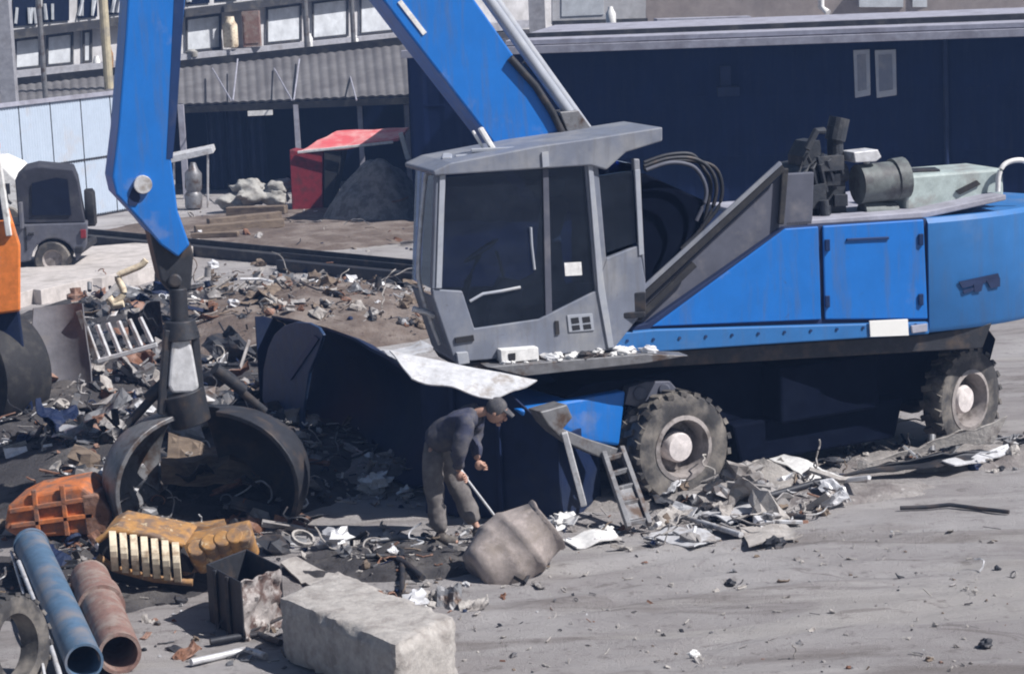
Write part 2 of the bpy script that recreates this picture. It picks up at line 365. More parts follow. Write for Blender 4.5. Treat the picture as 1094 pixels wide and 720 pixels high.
b = MB(); nx, ny = len(xs), len(ys)
b.add([(x, y, gz(x, y)) for y in ys for x in xs], [(j * nx + i, j * nx + i + 1, (j + 1) * nx + i + 1, (j + 1) * nx + i) for j in range(ny - 1) for i in range(nx - 1)])
tag(b.build('ground', mt_ground, None, smooth=180, loc=(0, 0, 0)), kind='structure')

def heap(name, px, py, rx, ry, h, mat, seed, label, cat):
    c = G(px, py); HEAPS.append((c.x, c.y, rx, ry, h, seed))
    N = 44; b = MB(); vs = []; fs = []
    for j in range(N + 1):
        for i in range(N + 1):
            u, v = i / N * 2 - 1, j / N * 2 - 1
            x = c.x + rx * u * math.sqrt(1 - v * v / 2); y = c.y + ry * v * math.sqrt(1 - u * u / 2)
            q = ((x - c.x) / rx) ** 2 + ((y - c.y) / ry) ** 2
            k = max(0, 1 - q) ** 1.3
            z = gz(x, y) - .04 + h * k * (1 + .35 * noise.noise(V3((x * 1.7, y * 1.7, seed)))) + .06 * min(1, k * 4) * (1 + noise.noise(V3((x * 5, y * 5, seed))))
            vs.append((x, y, z if q < .995 else gz(x, y) - .06))
    for j in range(N):
        for i in range(N): fs.append((j * (N + 1) + i, j * (N + 1) + i + 1, (j + 1) * (N + 1) + i + 1, (j + 1) * (N + 1) + i))
    b.add(vs, fs); return one(name, b, mat, label, cat, kind='stuff', smooth=180)
heap('rubble_mound', 325, 342, 3.0, 3.6, .42, mt_soil, 1, 'brown earth and rubble behind the curved navy tank shell', 'rubble')
heap('scrap_mound', 175, 500, 2.9, 3.6, .45, mt_soil_dk, 2, 'dark oily scrap heap spread around and under the open grab', 'scrap heap')
heap('scrap_mound', 60, 625, 1.7, 1.3, .10, mt_soil_dk, 3, 'dark scrap-strewn dirt under the blue pipe and the rusty pipe', 'scrap heap')
heap('rubble_mound', 365, 508, 1.5, 1.0, .16, mt_soil_pale, 4, 'pale rubble in front of the curved navy tank shell', 'rubble')
heap('rubble_mound', 790, 530, 2.2, .75, .10, mt_soil_pale, 5, 'pale rubble strewn in front of the front wheel', 'rubble')
heap('rubble_mound', 1000, 492, 1.9, .6, .12, mt_soil_pale, 6, 'dusty rubble bank in front of the rear wheel', 'rubble')
heap('rubble_mound', 430, 600, 1.3, .8, .05, mt_soil_dk, 7, 'dark trodden debris patch by the feet of the bending worker', 'rubble')
heap('scrap_mound', 60, 425, 2.4, 4.5, .45, mt_soil_dk, 8, 'shaded dark scrap heap in front of the pale concrete slab', 'scrap heap')
heap('scrap_mound', 140, 348, 2.5, 4.2, .30, mt_soil_dk, 10, 'dark scrap bank along the front edge of the pale concrete slab', 'scrap heap')
heap('rubble_mound', 320, 244, 5.2, 4.6, .05, mt_soil, 12, 'flat brown dirt patch before the shed behind the long black beam', 'dirt')
heap('scrap_mound', 262, 425, 1.9, 3.6, .22, mt_soil_dk, 15, 'dark scrap strip between the grab and the curved navy tank shell', 'scrap heap')
heap('gravel_pile', 404, 233, 1.3, 1.1, 1.25, mt_gravel, 9, 'small heap of grey gravel beneath the red awning sheet', 'gravel')

# ------------------------------------------------------------------ material handler
PF, PR = G(733, 536), G(1036, 481)                     # where the near wheels touch the ground
ux = (PR - PF); ux.z = 0; ux.normalize()               # undercarriage: towards the rear
un = V3((ux.y, -ux.x, 0))                              # towards the camera
WR = .575
TRK = 2.05
BETA = math.radians(17)
RX = V3((math.cos(BETA), math.sin(BETA), 0)); NX = V3((math.sin(BETA), -math.cos(BETA), 0)); ZX = V3((0, 0, 1))
CEN = (PF + PR) / 2 - un * (TRK / 2); CEN.z = 0
HW = 1.25
def S(px, py, off=0.0):
    return PL(px, py, CEN + NX * (HW - off), NX)
hd = thing('material_handler', 'large blue wheeled material handler with grey cab and raised blue boom', 'excavator', CEN)

def spr(name, pts, off, depth, mat, parent=hd, bevel=.012, smooth=None):
    return MB().prism([S(x, y, off) for x, y in pts], -NX * depth).build(name, mat, parent, bevel, smooth)

# body
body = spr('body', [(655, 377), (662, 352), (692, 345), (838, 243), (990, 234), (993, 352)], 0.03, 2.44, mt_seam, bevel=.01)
spr('engine_panel', [(697, 349), (839, 244.5), (874.5, 242), (877.5, 341.5)], 0, .03, mt_blue, body)
dr = spr('engine_door', [(879, 241.5), (987, 234.5), (991.5, 341), (881.5, 341.5)], 0, .03, mt_blue, body, .015)
spr('door_handle', [(905, 255), (950, 253), (950, 256), (905, 258)], -.02, .022, mt_blue_dark, dr, .004)
spr('sill', [(656, 379), (660, 356), (700, 352), (992, 344), (993, 357), (820, 368)], -.03, .10, mt_blue_faded, body, .015)
for q in ((884, 262), (884, 322), (984, 256), (984, 320)):
    b = MB(); b.box(S(q[0], q[1], -.012), (.05, .04, .12)); b.build('hinge', mt_blue_dark, dr, .006)
b = MB()
for i in range(12):
    c = S(670 + i * 28, 364 - i * 1.55, -.03); b.cyl(c, c + NX * .012, .016, n=8)
b.build('bolt_row', mt_blue_dark, body)
pl = spr('number_plate', [(929, 343), (970, 341), (971, 358.5), (930, 360)], -.055, .02, mt_plate, hd, .003)
spr('side_lamp', [(974, 348), (991, 346), (991, 354), (975, 356)], -.06, .03, mt_eave, hd, .004)
spr('superstructure_floor', [(600, 376), (656, 379), (993, 357), (1060, 345), (1050, 372), (640, 396), (600, 396)], .1, 2.3, mt_dksteel, hd)
# counterweight: rounded tail in plan
A = S(990.5, 296); plan = [(0, 0)]
for a_ in range(0, 91, 9):
    t = math.radians(a_); plan.append((.06 + 2.0 * math.sin(t), 1.2 * (1 - math.cos(t))))
plan += [(.06 + 2.0 * math.cos(math.radians(a_)), 1.3 + 1.2 * math.sin(math.radians(a_))) for a_ in range(0, 91, 9)] + [(0, 2.5)]
zb, zt = S(992, 356).z, S(990, 234).z
def cwp(u, w, z): q = CEN + NX * HW; e = (A - q).dot(RX); p = q + RX * (e + u) - NX * w; return V3((p.x, p.y, z))
lev = [(-.02, .94), (.06, 1), (1.22, 1), (1.27, .96)]
b = MB(); vs = []; k = len(plan)
for zz, sc_ in ((zb + .0, .97), (zb + .06, 1), (zt - .05, 1), (zt, .965)):
    vs += [cwp(.02 + (u - .0) * sc_, 1.25 + (w - 1.25) * sc_, zz) for u, w in plan]
fs = [(j * k + i, j * k + (i + 1) % k, (j + 1) * k + (i + 1) % k, (j + 1) * k + i) for j in range(3) for i in range(k)]
fs += [tuple(range(k))[::-1], tuple(3 * k + i for i in range(k))]
b.add(vs, fs); cw = b.build('counterweight', mt_blue_faded, hd, 0, 35)
# dark emblem on the counterweight
def cws(px, py):                                       # where the ray meets the tail's curved side
    r = ray(px, py); q0 = CEN + NX * HW; e = (A - q0).dot(RX); c = q0 + RX * (e + .08) - NX * 1.2
    f = CP - c; fa_, fb_ = f.dot(RX) / 2.0, f.dot(NX) / 1.2; da, db = r.dot(RX) / 2.0, r.dot(NX) / 1.2
    a2, b2, cc = da * da + db * db, 2 * (fa_ * da + fb_ * db), fa_ * fa_ + fb_ * fb_ - 1.012 ** 2
    t = (-b2 - math.sqrt(max(0, b2 * b2 - 4 * a2 * cc))) / (2 * a2); p = CP + r * t
    g = p - c; return p, (RX * (g.dot(RX) / 4.0) + NX * (g.dot(NX) / 1.44)).normalized()
b = MB()
for quad in ([(1024, 301), (1066, 292), (1068, 298), (1028, 308)], [(1040, 304), (1050, 303), (1048, 311), (1041, 312)], [(1054, 300), (1068, 297), (1068, 306), (1058, 308)], [(1028, 310), (1040, 307), (1040, 310), (1030, 314)]):
    pts = [cws(*q) for q in quad]; b.prism([p + n_ * .008 for p, n_ in pts], -pts[0][1] * .01)
b.build('emblem', mt_seam, cw)
# deck top and engine equipment
spr('deck_top', [(838, 242), (990, 233), (1075, 214), (1075, 208), (990, 226), (840, 237)], .12, 2.2, mt_eave)
b = MB()
b.prism([S(x, y, .55) for x, y in [(848, 238), (852, 196), (862, 180), (880, 176), (884, 170), (902, 168), (905, 238)]], -NX * .8)
b.prism([S(x, y, .7) for x, y in [(860, 200), (858, 168), (866, 152), (876, 150), (880, 178)]], -NX * .4)
b.cyl(S(893, 200, .7), S(892, 134, .7), .085, n=14); b.cyl(S(892, 150, .7), S(897, 126, .7), .11, n=14); b.cyl(S(872, 190, .6), S(903, 184, .6), .10, n=14)
for k_ in range(5): b.tube([S(856 + 9 * k_, 214 - 3 * k_, .5), S(852 + 8 * k_, 188 - 4 * k_, .42), S(862 + 8 * k_, 166 + 5 * (k_ % 2), .46), S(872 + 7 * k_, 186, .5)], .026, 6)
for x, y in ((866, 208), (880, 226), (898, 214), (890, 192)): b.box(S(x, y, .5), (.14, .1, .12))
b.prism([S(x, y, .42) for x, y in [(860, 200), (882, 196), (884, 222), (862, 224)]], -NX * .1)
b.prism([S(x, y, .42) for x, y in [(874, 168), (902, 166), (902, 182), (876, 184)]], -NX * .1)
b.cyl(S(880, 214, .38), S(882, 234, .38), .05)
b.tube([S(862, 160, .45), S(872, 140, .45), S(880, 140, .5)], .04)
b.build('engine_block', mt_engine, hd, .02)
b = MB(); b.cyl(S(916, 197, .55), S(958, 193, .55), .21, n=20); b.cyl(S(954, 192, .55), S(966, 190, .55), .225, n=20)
b.cyl(S(920, 196, .55) - V3((0, 0, .32)), S(955, 196, .55) - V3((0, 0, .32)), .13)
b.build('air_filter', mt_filter, hd, 0, 40)
b = MB(); b.prism([S(x, y, .4) for x, y in [(912, 163), (938, 160), (942, 168), (936, 173), (914, 174)]], -NX * .3); b.cyl(S(926, 172, .55), S(926, 190, .55), .035)
b.build('filter_cap', mt_bright, hd, .01)
b = MB(); b.prism([S(x, y, .45) for x, y in [(968, 188), (1072, 180), (1073, 214), (968, 226)]], -NX * .8)
tk = b.build('oil_tank', mt_mint, hd, .03)
spr('tank_latch', [(1022, 204), (1044, 193), (1048, 197), (1026, 208)], .42, .03, mt_black, tk, 0)
b = MB(); b.box(S(984, 183, .8), (.36, .3, .05)); b.build('tank_lid', mt_dksteel, tk, .01)
b = MB(); pts = [(1066, 205), (1067, 188), (1072, 177), (1082, 172), (1094, 172), (1100, 180), (1101, 200)]
b.tube(cr([S(x, y, .35) for x, y in pts]), .028, 8); b.build('handrail', mt_white, hd, 0, 60)
# sloped step panel and its rail between cab and engine
spr('step_panel', [(668, 342), (836, 186), (870, 184), (868, 240), (838, 243), (693, 347)], .12, .08, mt_cab_dk)
b = MB(); b.beam(S(668, 334, .02), S(836, 178, .02), .05, .09); b.beam(S(681, 340, .0), S(742, 282, .0), .05, .07)
b.build('step_rail', mt_black, hd, .01)
b = MB(); b.beam(S(672, 322, -.02), S(834, 174, -.02), .035, .045); b.build('grab_rail', mt_cab, hd, .006)
spr('step_post', [(836, 180), (843, 180), (838, 240), (832, 240)], .05, .05, mt_black)
b = MB(); b.box(S(680, 322, .0), (.18, .14, .2)); b.box(S(676, 336, -.04), (.25, .1, .06)); b.build('step_bracket', mt_dksteel, hd, .01)
b = MB()
for k_, (rx_, sh) in enumerate(((0, 0), (6, 3), (-6, -4))):
    c = [(688, 178 + sh), (712, 170 + sh), (738, 169 + sh), (756 + rx_, 178), (765 + rx_, 196), (762 + rx_, 220), (748, 246), (728, 266)]
    b.tube(cr([S(x, y, .5 + .08 * k_) for x, y in c]),   .021, 8)
b.build('hydraulic_hose', mt_dksteel, hd, 0, 60)
b = MB(); b.tube(cr([S(x, y, .42) for x, y in [(690, 182), (716, 174), (740, 178), (752, 194), (754, 212), (744, 236)]]), .022, 8); b.build('hydraulic_hose', mt_cab_dk, hd, 0, 60)

# cab
CO = -0.06                                            # cab side a little proud of the body
CD = 1.0
def cpr(name, pts, off, depth, mat, parent, bevel=.01, smooth=None): return spr(name, pts, CO + off, depth, mat, parent, bevel, smooth)
cab = MB()
out = [(466, 182), (461, 299), (463, 318), (484, 381), (486, 388), (655, 374), (690, 332), (690, 300), (683, 170), (629, 175)]
win = [(477, 189), (625, 175), (636, 311), (576, 341), (507, 351), (494, 311), (471, 309)]
qw = [(640, 188), (677, 182), (683, 258), (648, 270)]
# lower door skin and frame members (each a closed prism)
for poly in ([(462, 309), (494, 311), (507, 351), (576, 341), (636, 311), (648, 276), (683, 262), (690, 300), (690, 330), (655, 374), (486, 387), (484, 381), (463, 318)],
             [(466, 180), (477, 180), (471, 309.2), (461.5, 309.2)],
             [(624.5, 174), (639, 174), (648, 277), (636.3, 311.3)],
             [(677, 170), (683.5, 170), (690, 300), (683, 262)]):
    cab.prism([S(x, y, CO) for x, y in poly], -NX * .09)
for poly in ([(462, 309), (690, 300), (690, 330), (655, 374), (486, 387), (484, 381), (463, 318)], [(466, 180), (473, 180), (469, 309.2), (461.5, 309.2)], [(677, 170), (683.5, 170), (690, 300), (683, 300)]):
    cab.prism([S(x, y, CO + CD - .09) for x, y in poly], -NX * .09)
# lower front and floor
cab.prism([S(486, 387, CO + .09), S(655, 374, CO + .09), S(655, 366, CO + .09), S(486, 379, CO + .09)], -NX * (CD - .18))
cab.prism([S(463, 318, CO + .09), S(485, 383, CO + .09), S(489, 383, CO + .09), S(467, 318, CO + .09)], -NX * (CD - .18))
cabo = cab.build('cab', mt_cab, hd, .012)
cpr('door_window', win, .03, .03, mt_cabglass, cabo, 0)
cpr('quarter_window', qw, .03, .02, mt_cabglass, cabo, 0)
MB().prism([S(x, y, CO + .1) for x, y in [(467, 181), (462.5, 309), (464.5, 309), (469.5, 181)]], -NX * (CD - .2)).build('windscreen', mt_cabglass, cabo)
MB().prism([S(x, y, CO + CD - .05) for x, y in [(469, 181), (680, 176), (686, 300), (466, 309)]], -NX * .02).build('window', mt_cabglass, cabo)
MB().prism([S(x, y, CO + .1) for x, y in [(678, 176), (684, 300), (687, 300), (681, 176)]], -NX * (CD - .2)).build('window', mt_cabglass, cabo)
# what sits inside the cab
b = MB(); b.prism([S(x, y, .38) for x, y in [(556, 330), (612, 324), (614, 306), (604, 302), (600, 250), (610, 218), (602, 208), (590, 214), (584, 296), (560, 308)]], -NX * .42); b.prism([S(x, y, .44) for x, y in [(586, 212), (604, 206), (606, 190), (592, 190)]], -NX * .28)
b.build('seat', M('worn_seat_cloth', (.16, .16, .17), (.25, .24, .23), (.5, .7), 5, .9), cabo, .03)
b = MB(); b.prism([S(x, y, .3) for x, y in [(520, 350), (560, 346), (556, 300), (536, 296), (526, 316)]], -NX * .12); b.tube([S(x, y, .34) for x, y in [(538, 298), (534, 280), (530, 268)]], .02); b.build('console', mt_cab_dk, cabo, .015)
b = MB(); b.tube([S(x, y, .5) for x, y in [(488, 350), (500, 300), (512, 272)]], .035); b.lathe([(.19, -.012), (.215, 0), (.19, .012), (.175, 0)], S(514, 268, .5), V3((-.5, 0, .8)), 20, closed=True); b.build('steering_wheel', mt_black, cabo, 0, 50)
cpr('door_trim', [(628, 172), (633, 172), (645, 300), (656, 371), (650, 372), (639, 311)], -.02, .03, mt_cab_pale, cabo, .004)
cpr('door_trim', [(470, 186), (476, 186), (472, 308), (466, 308)], -.015, .03, mt_cab_pale, cabo, .004)
cpr('door_trim', [(678.5, 182), (684, 181), (688, 272), (683, 273)], -.015, .03, mt_cab_pale, cabo, .004)
cpr('mullion', [(580, 181), (586, 180), (590, 335), (583, 338)], .012, .02, mt_cab_dk, cabo, .004)
b = MB(); b.tube([S(x, y, CO + .015) for x, y in [(567, 243), (568, 262), (571, 288)]], .014); b.build('door_handle', mt_cab_pale, cabo, 0, 60)  # pale tube standing in for an upright reflection on the glass
b = MB(); b.tube([S(x, y, CO + .015) for x, y in [(502, 322), (516, 314), (536, 311), (556, 307)]], .016); b.build('lever_line', mt_cab_pale, cabo, 0, 60)  # pale tube on the glass for the lever line behind it
cpr('sticker', [(603, 281), (621, 280), (622, 294), (604, 295)], .02, .012, mt_white, cabo, 0)
gv = cpr('vent', [(606, 337), (633, 335), (635, 353), (608, 355)], -.012, .02, mt_cab_pale, cabo, .003)
for q in ([(610, 340), (618, 339), (619, 345), (611, 346)], [(622, 339), (630, 338), (631, 344), (623, 345)], [(611, 348), (619, 347), (620, 352), (612, 353)], [(623, 347), (631, 346), (632, 351), (624, 352)]):
    cpr('vent_slot', q, -.016, .01, mt_black, cabo, 0)
cpr('latch', [(593, 343), (597, 343), (598, 357), (594, 358)], -.015, .02, mt_black, cabo, 0)
cpr('step_lamp', [(486, 361), (506, 358), (507, 364), (487, 367)], -.02, .03, mt_black, cabo, .003)
b = MB(); b.prism([S(x, y, CO - .12) for x, y in [(535, 374), (575, 371), (576, 384), (536, 388)]], -NX * .2); b.prism([S(x, y, CO - .13) for x, y in [(543, 378), (551, 377), (551, 385), (544, 386)]], -NX * .02, 1)
b.build('tool_box', [mt_white, mt_black], cabo, .006)
b = MB(); b.prism([S(x, y, CO - .05) for x, y in [(488, 377), (500, 376), (502, 388), (490, 390)]], -NX * .15); b.build('step_bracket', mt_cab_pale, cabo, .006)
cpr('cab_base', [(490, 388), (655, 374), (655, 384), (495, 396)], .04, .92, mt_dksteel, cabo, .01)
rf = MB(); rp = [(463, 183), (482, 174), (576, 156), (632, 148), (708, 136), (708, 151), (669, 163), (648, 182), (631, 177), (480, 187), (464, 188)]
rf.prism([S(x, y, CO - .05) for x, y in rp], -NX * (CD + .1)); roof = rf.build('cab_roof', mt_cab, cabo, .015)
b = MB(); b.prism([S(x, y, CO - .07) for x, y in [(579, 163), (586, 162), (587, 178), (580, 179)]], -NX * .02); b.build('roof_clip', mt_cab_pale, cabo)
b = MB(); b.box(S(478, 170, .5), (.10, .5, .08)); b.box(S(500, 168, .3), (.25, .1, .05)); b.box(S(530, 160, .25), (.5, .05, .04)); b.build('roof_lamp', mt_cab_pale, cabo, .01)
b = MB(); b.beam(S(513, 137, .35), S(527, 160, .35), .07, .05); b.beam(S(505, 140, .38), S(516, 158, .38), .03, .03); b.build('roof_beacon', mt_white, cabo, .01)
# grab bar and broken mirror bracket ahead of the cab
b = MB(); b.tube(cr([S(x, y, .25) for x, y in [(455, 186), (450, 236), (447, 290), (452, 318), (461, 345), (470, 368)]]), .022)
b.tube([S(x, y, .22) for x, y in [(441, 330), (453, 333), (464, 338)]], .03); b.tube([S(x, y, .25) for x, y in [(455, 186), (468, 184)]], .02)
b.build('grab_bar', mt_bright, cabo, 0, 60)
b = MB(); b.tube([S(x, y, .0) for x, y in [(468, 236), (467, 262), (470, 290)]], .02); b.box(S(467, 250, 0), (.05, .06, .13)); b.build('hinge', mt_cab_pale, cabo)
# grating deck in front of the body, with rags of scrap on it
b = MB(); b.prism([S(x, y, -.28) for x, y in [(520, 392), (690, 378), (736, 380), (690, 388), (560, 402)]], -NX * .5); b.build('deck_plate', mt_steel, hd, .008)

# undercarriage
def U(e, w, z): p = CEN + ux * e + un * w; return V3((p.x, p.y, z))
eF = (PF - CEN).dot(ux); eR = (PR - CEN).dot(ux)
b = MB(); b.prism([U(eF - 1.15, .62, 1.18), U(eF - .95, .62, .55), U(eR + .55, .62, .55), U(eR + .75, .62, 1.1), U(eR + .6, .62, 1.28), U(eF - .9, .62, 1.28)], -un * 1.24)
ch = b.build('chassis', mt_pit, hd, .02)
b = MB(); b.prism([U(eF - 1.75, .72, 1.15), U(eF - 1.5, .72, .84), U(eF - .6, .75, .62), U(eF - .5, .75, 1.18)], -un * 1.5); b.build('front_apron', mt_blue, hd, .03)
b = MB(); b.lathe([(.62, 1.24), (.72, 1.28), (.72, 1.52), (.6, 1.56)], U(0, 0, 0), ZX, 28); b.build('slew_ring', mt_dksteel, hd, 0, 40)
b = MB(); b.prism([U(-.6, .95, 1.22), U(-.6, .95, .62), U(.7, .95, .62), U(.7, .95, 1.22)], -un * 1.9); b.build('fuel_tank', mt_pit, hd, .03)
b = MB(); b.prism([U(eF + .75, .8, .66), U(eF + .85, .8, .22), U(eR - .85, .8, .22), U(eR - .72, .8, .66)], -un * 1.6); b.build('under_shade_block', mt_pit, hd, .03)  # added dark block standing in for the shade under the chassis
for e in (eF, eR):
    b = MB(); b.cyl(U(e, .85, WR), U(e, -.85, WR), .16); b.lathe([(.18, -.3), (.3, -.1), (.3, .1), (.18, .3)], U(e, 0, WR), un, 18); b.build('axle', mt_dksteel, hd, 0, 40)
def tyre_mb(c, ax, R, wd, rin, lugs=22):
    b = MB(); h = wd / 2
    b.lathe([(rin, -h * .8), (rin + .06, -h * .95), (R * .82, -h), (R * .93, -h * .92), (R * .965, -h * .7), (R * .965, h * .7), (R * .93, h * .92), (R * .82, h), (rin + .06, h * .95), (rin, h * .8)], c, ax, 40, closed=True)
    x, y, a = basis(ax)
    for i in range(lugs):
        for s_ in (-1, 1):
            t = 2 * PI * (i + .25 * s_) / lugs; er = x * math.cos(t) + y * math.sin(t); et = -x * math.sin(t) + y * math.cos(t)
            p = V3(c) + er * (R * .972) + a * (s_ * h * .52)
            ly = (et * .35 + a * s_).normalized(); lx = ly.cross(er)
            R3 = Matrix((er, ly, lx)).transposed(); b.box(p, (R * .075, h * .95, R * .11), R3)
    return b
def wheel(c, ax, parent, R=WR, twin=True, name='wheel', hubmat=mt_hub):
    w = bpy.data.objects.new(name, None); COL.objects.link(w); w.parent = parent; w.location = V3(c) - parent.location
    ax = V3(ax).normalized(); c = V3(c); rin = R * .56
    tyre_mb(c, ax, R, R * .47, rin).build('tyre', mt_tyre, w, 0, 40)
    if twin: tyre_mb(c - ax * R * .58, ax, R, R * .47, rin).build('tyre', mt_tyre, w, 0, 40)
    b = MB(); b.lathe([(rin, -.12), (rin + .02, .125), (rin - .025, .135), (rin - .045, .06), (rin - .06, -.13), (rin * .55, -.17), (rin * .5, -.2), (rin * .5, -.25)], c, ax, 32)
    b.build('rim', mt_rim, w, 0, 35)
    b = MB(); b.lathe([(rin * .50, -.22), (rin * .49, .03), (rin * .43, .065), (rin * .40, .065), (rin * .16, .08)], c, ax, 24)
    x, y, a = basis(ax)
    for i in range(10):
        t = 2 * PI * i / 10; q = c + (x * math.cos(t) + y * math.sin(t)) * rin * .68 - a * .17; b.cyl(q, q + a * .05, .014, n=6)
    b.build('hub', hubmat, w, 0, 40)
    return w
def gw(p): return V3((p.x, p.y, WR - .02))
fx = gw(PF - un * .13); rx2 = gw(PR - un * .13)
wheel(fx, un, hd); wheel(rx2, Matrix.Rotation(math.radians(14), 3, 'Z') @ un, hd, twin=False)
wheel(fx - un * (TRK + .05), -un, hd); wheel(rx2 - un * (TRK + .05), -un, hd)
# hinge lug above the front wheel
b = MB(); P0 = lambda x, y, o=-.05: PL(x, y, PF + un * (o - .25), un)
b.prism([P0(x, y) for x, y in [(668, 432), (672, 414), (690, 408), (716, 407), (726, 418), (700, 424), (690, 436)]], -un * .3)
b.cyl(P0(684, 420, 0), P0(684, 420, -.4), .07); b.cyl(P0(710, 416, 0), P0(710, 416, -.4), .06)
b.build('stabilizer_hinge', mt_cab_dk, hd, .012)
# folded stabiliser: bracket, ram and ladder-like foot
Q = lambda x, y, o=0: PL(x, y, PF + un * (.12 + o) - ux * .8, un)
st = MB(); st.prism([Q(x, y) for x, y in [(577, 440), (606, 432), (612, 446), (602, 458), (626, 468), (664, 480), (660, 490), (640, 488), (604, 472), (586, 454)]], -un * .25)
sto = st.build('stabilizer', mt_steel, hd, .012)
b = MB(); b.beam(Q(603, 462, .03), Q(624, 540, .03), .06, .06); b.build('ram', mt_bright, sto, .008)
qa = lambda t: Q(645 + 27 * t, 484 + 80 * t, .75 * t)
qb = lambda t: Q(664 + 30 * t, 478 + 82 * t, .75 * t)
b = MB(); b.beam(qa(0), qa(1), .05, .07); b.beam(qb(0), qb(1), .05, .07)
for t in (.08, .28, .48, .68, .94): b.beam(qa(t), qb(t), .04, .05)
b.prism([qa(.5).lerp(qb(.5), .1), qa(.5).lerp(qb(.5), .9), qa(.9).lerp(qb(.9), .9), qa(.9).lerp(qb(.9), .1)], -un * .02)
b.build('stabilizer_foot', mt_steel, sto, .008)

# boom (on the machine's centre plane)
BO = HW + .05
def B(px, py, off=0): return PL(px, py, CEN + NX * (.32 - off), NX)
bm_ = MB().prism([B(x, y) for x, y in [(630, 235), (575, 215), (500, 118), (430, 28), (395, -18), (300, -170), (205, -262), (150, -250), (150, -310), (230, -330), (335, -235), (500, -10), (600, 132), (640, 195)]], -NX * .62).build('boom', mt_blue, hd, .02)
MB().prism([B(x, y, -.012) for x, y in [(452, 38), (425, 3), (429, 0), (456, 35)]], -NX * .02).build('pipe_clamp', mt_white, bm_)
b = MB()
for o0, dx in ((.05, 0), (.35, 6)):
    b.tube([B(512 + dx, -14, o0), B(566 + dx, 62, o0), B(624 + dx, 143, o0)], .06, 12)
bc = b.build('boom_cylinder', mt_cab_pale, hd, 0, 50)
b = MB(); b.tube([B(x, y, -.03) for x, y in [(545, 62), (572, 92), (590, 120), (602, 144)]], .04, 8); b.tube([B(x, y, .25) for x, y in [(560, 66), (600, 108), (628, 140)]], .035, 8); b.build('hydraulic_line', mt_dksteel, hd, 0, 60)
b = MB(); b.prism([B(x, y, -.06) for x, y in [(598, 120), (618, 118), (634, 140), (610, 150)]], -NX * .3); b.build('cylinder_bracket', mt_steel, hd, .01)
spr('boom_mount', [(640, 372), (640, 190), (690, 186), (752, 214), (756, 290), (690, 345)], .72, .9, mt_pit, hd, .02)  # boom foot block, added dark to fill the gap behind the cab
spr('dark_backing', [(655, 374), (676, 332), (836, 192), (866, 192), (868, 242), (692, 345)], .35, .35, mt_navy, hd, .02)  # added dark slab, keeps the gap behind the step panel dark
# stick
stk = MB().prism([B(x, y, .03) for x, y in [(150, -270), (215, -275), (204, -100), (198, 0), (188, 110), (183, 170), (190, 225), (203, 262), (190, 275), (172, 262), (150, 236), (124, 208), (120, 190), (126, 140), (134, 40), (137, -10), (143, -130)]], -NX * .56).build('stick', mt_blue, hd, .02)
b = MB(); b.prism([B(x, y, .025) for x, y in [(188, -40), (199.5, -40), (190, 108), (184.5, 170), (178, 170), (181, 110)]], -NX * .02); b.build('stick_shade', mt_blue_dark, stk)  # dark blue strip paints the shaded side of the stick
b = MB(); pc = B(152, 197, .03); b.cyl(pc + NX * .06, pc - NX * .6, .09, n=20); b.build('pivot_pin', mt_bright, stk, .006)
b = MB(); b.prism([B(x, y, .02) for x, y in [(137, 213), (142, 200), (148, 204), (150, 212), (146, 220), (138, 220)]], -NX * .02); b.build('pin_guard', mt_seam, stk)
b = MB(); b.prism([B(x, y, .12) for x, y in [(160, 248), (203, 258), (207, 272), (204, 310), (188, 318), (172, 300), (166, 275)]], -NX * .36)
b.cyl(B(187, 300, .0), B(187, 300, .6), .07); b.build('stick_head', mt_dksteel, hd, .02)

# ------------------------------------------------------------------ grab
def BG(px, py, off=0): return PL(px, py, CEN + NX * (.25 - off), NX)
gc = BG(212, 430); gbot = V3((gc.x, gc.y, .02))
gr = thing('scrap_grab', 'open steel grab with curved shells hanging from the blue stick', 'grab', gbot)
GX, GN = RX, NX
def gp(px, py, off=0): return BG(px, py, off)
b = MB(); b.cyl(gp(190, 308), gp(192, 345), .09); b.build('swivel', mt_dksteel, gr, .01, 40)
b = MB(); b.cyl(gp(192, 342), gp(194, 362), .15, .19, 20); b.build('rotator', mt_dksteel, gr, .01, 40)
b = MB()
b.cyl(gp(194, 418), gp(205, 452), .23, .20, 20); b.build('hinge_block', mt_dksteel, gr, .01, 40)
b = MB(); b.prism([gp(x, y, -.14) for x, y in [(188, 352), (199, 352), (206, 374), (213, 414), (208, 420), (184, 420), (180, 412), (183, 374)]], -GN * .28)
b.build('motor_cover', mt_bright, gr, .025)
for x0 in (172, 216):
    b = MB(); b.beam(gp(x0 + (192 - x0) * .35, 352, -.05), gp(x0, 442, -.05), .07, .12, upv=GN); b.build('frame_arm', mt_dksteel, gr, .01)
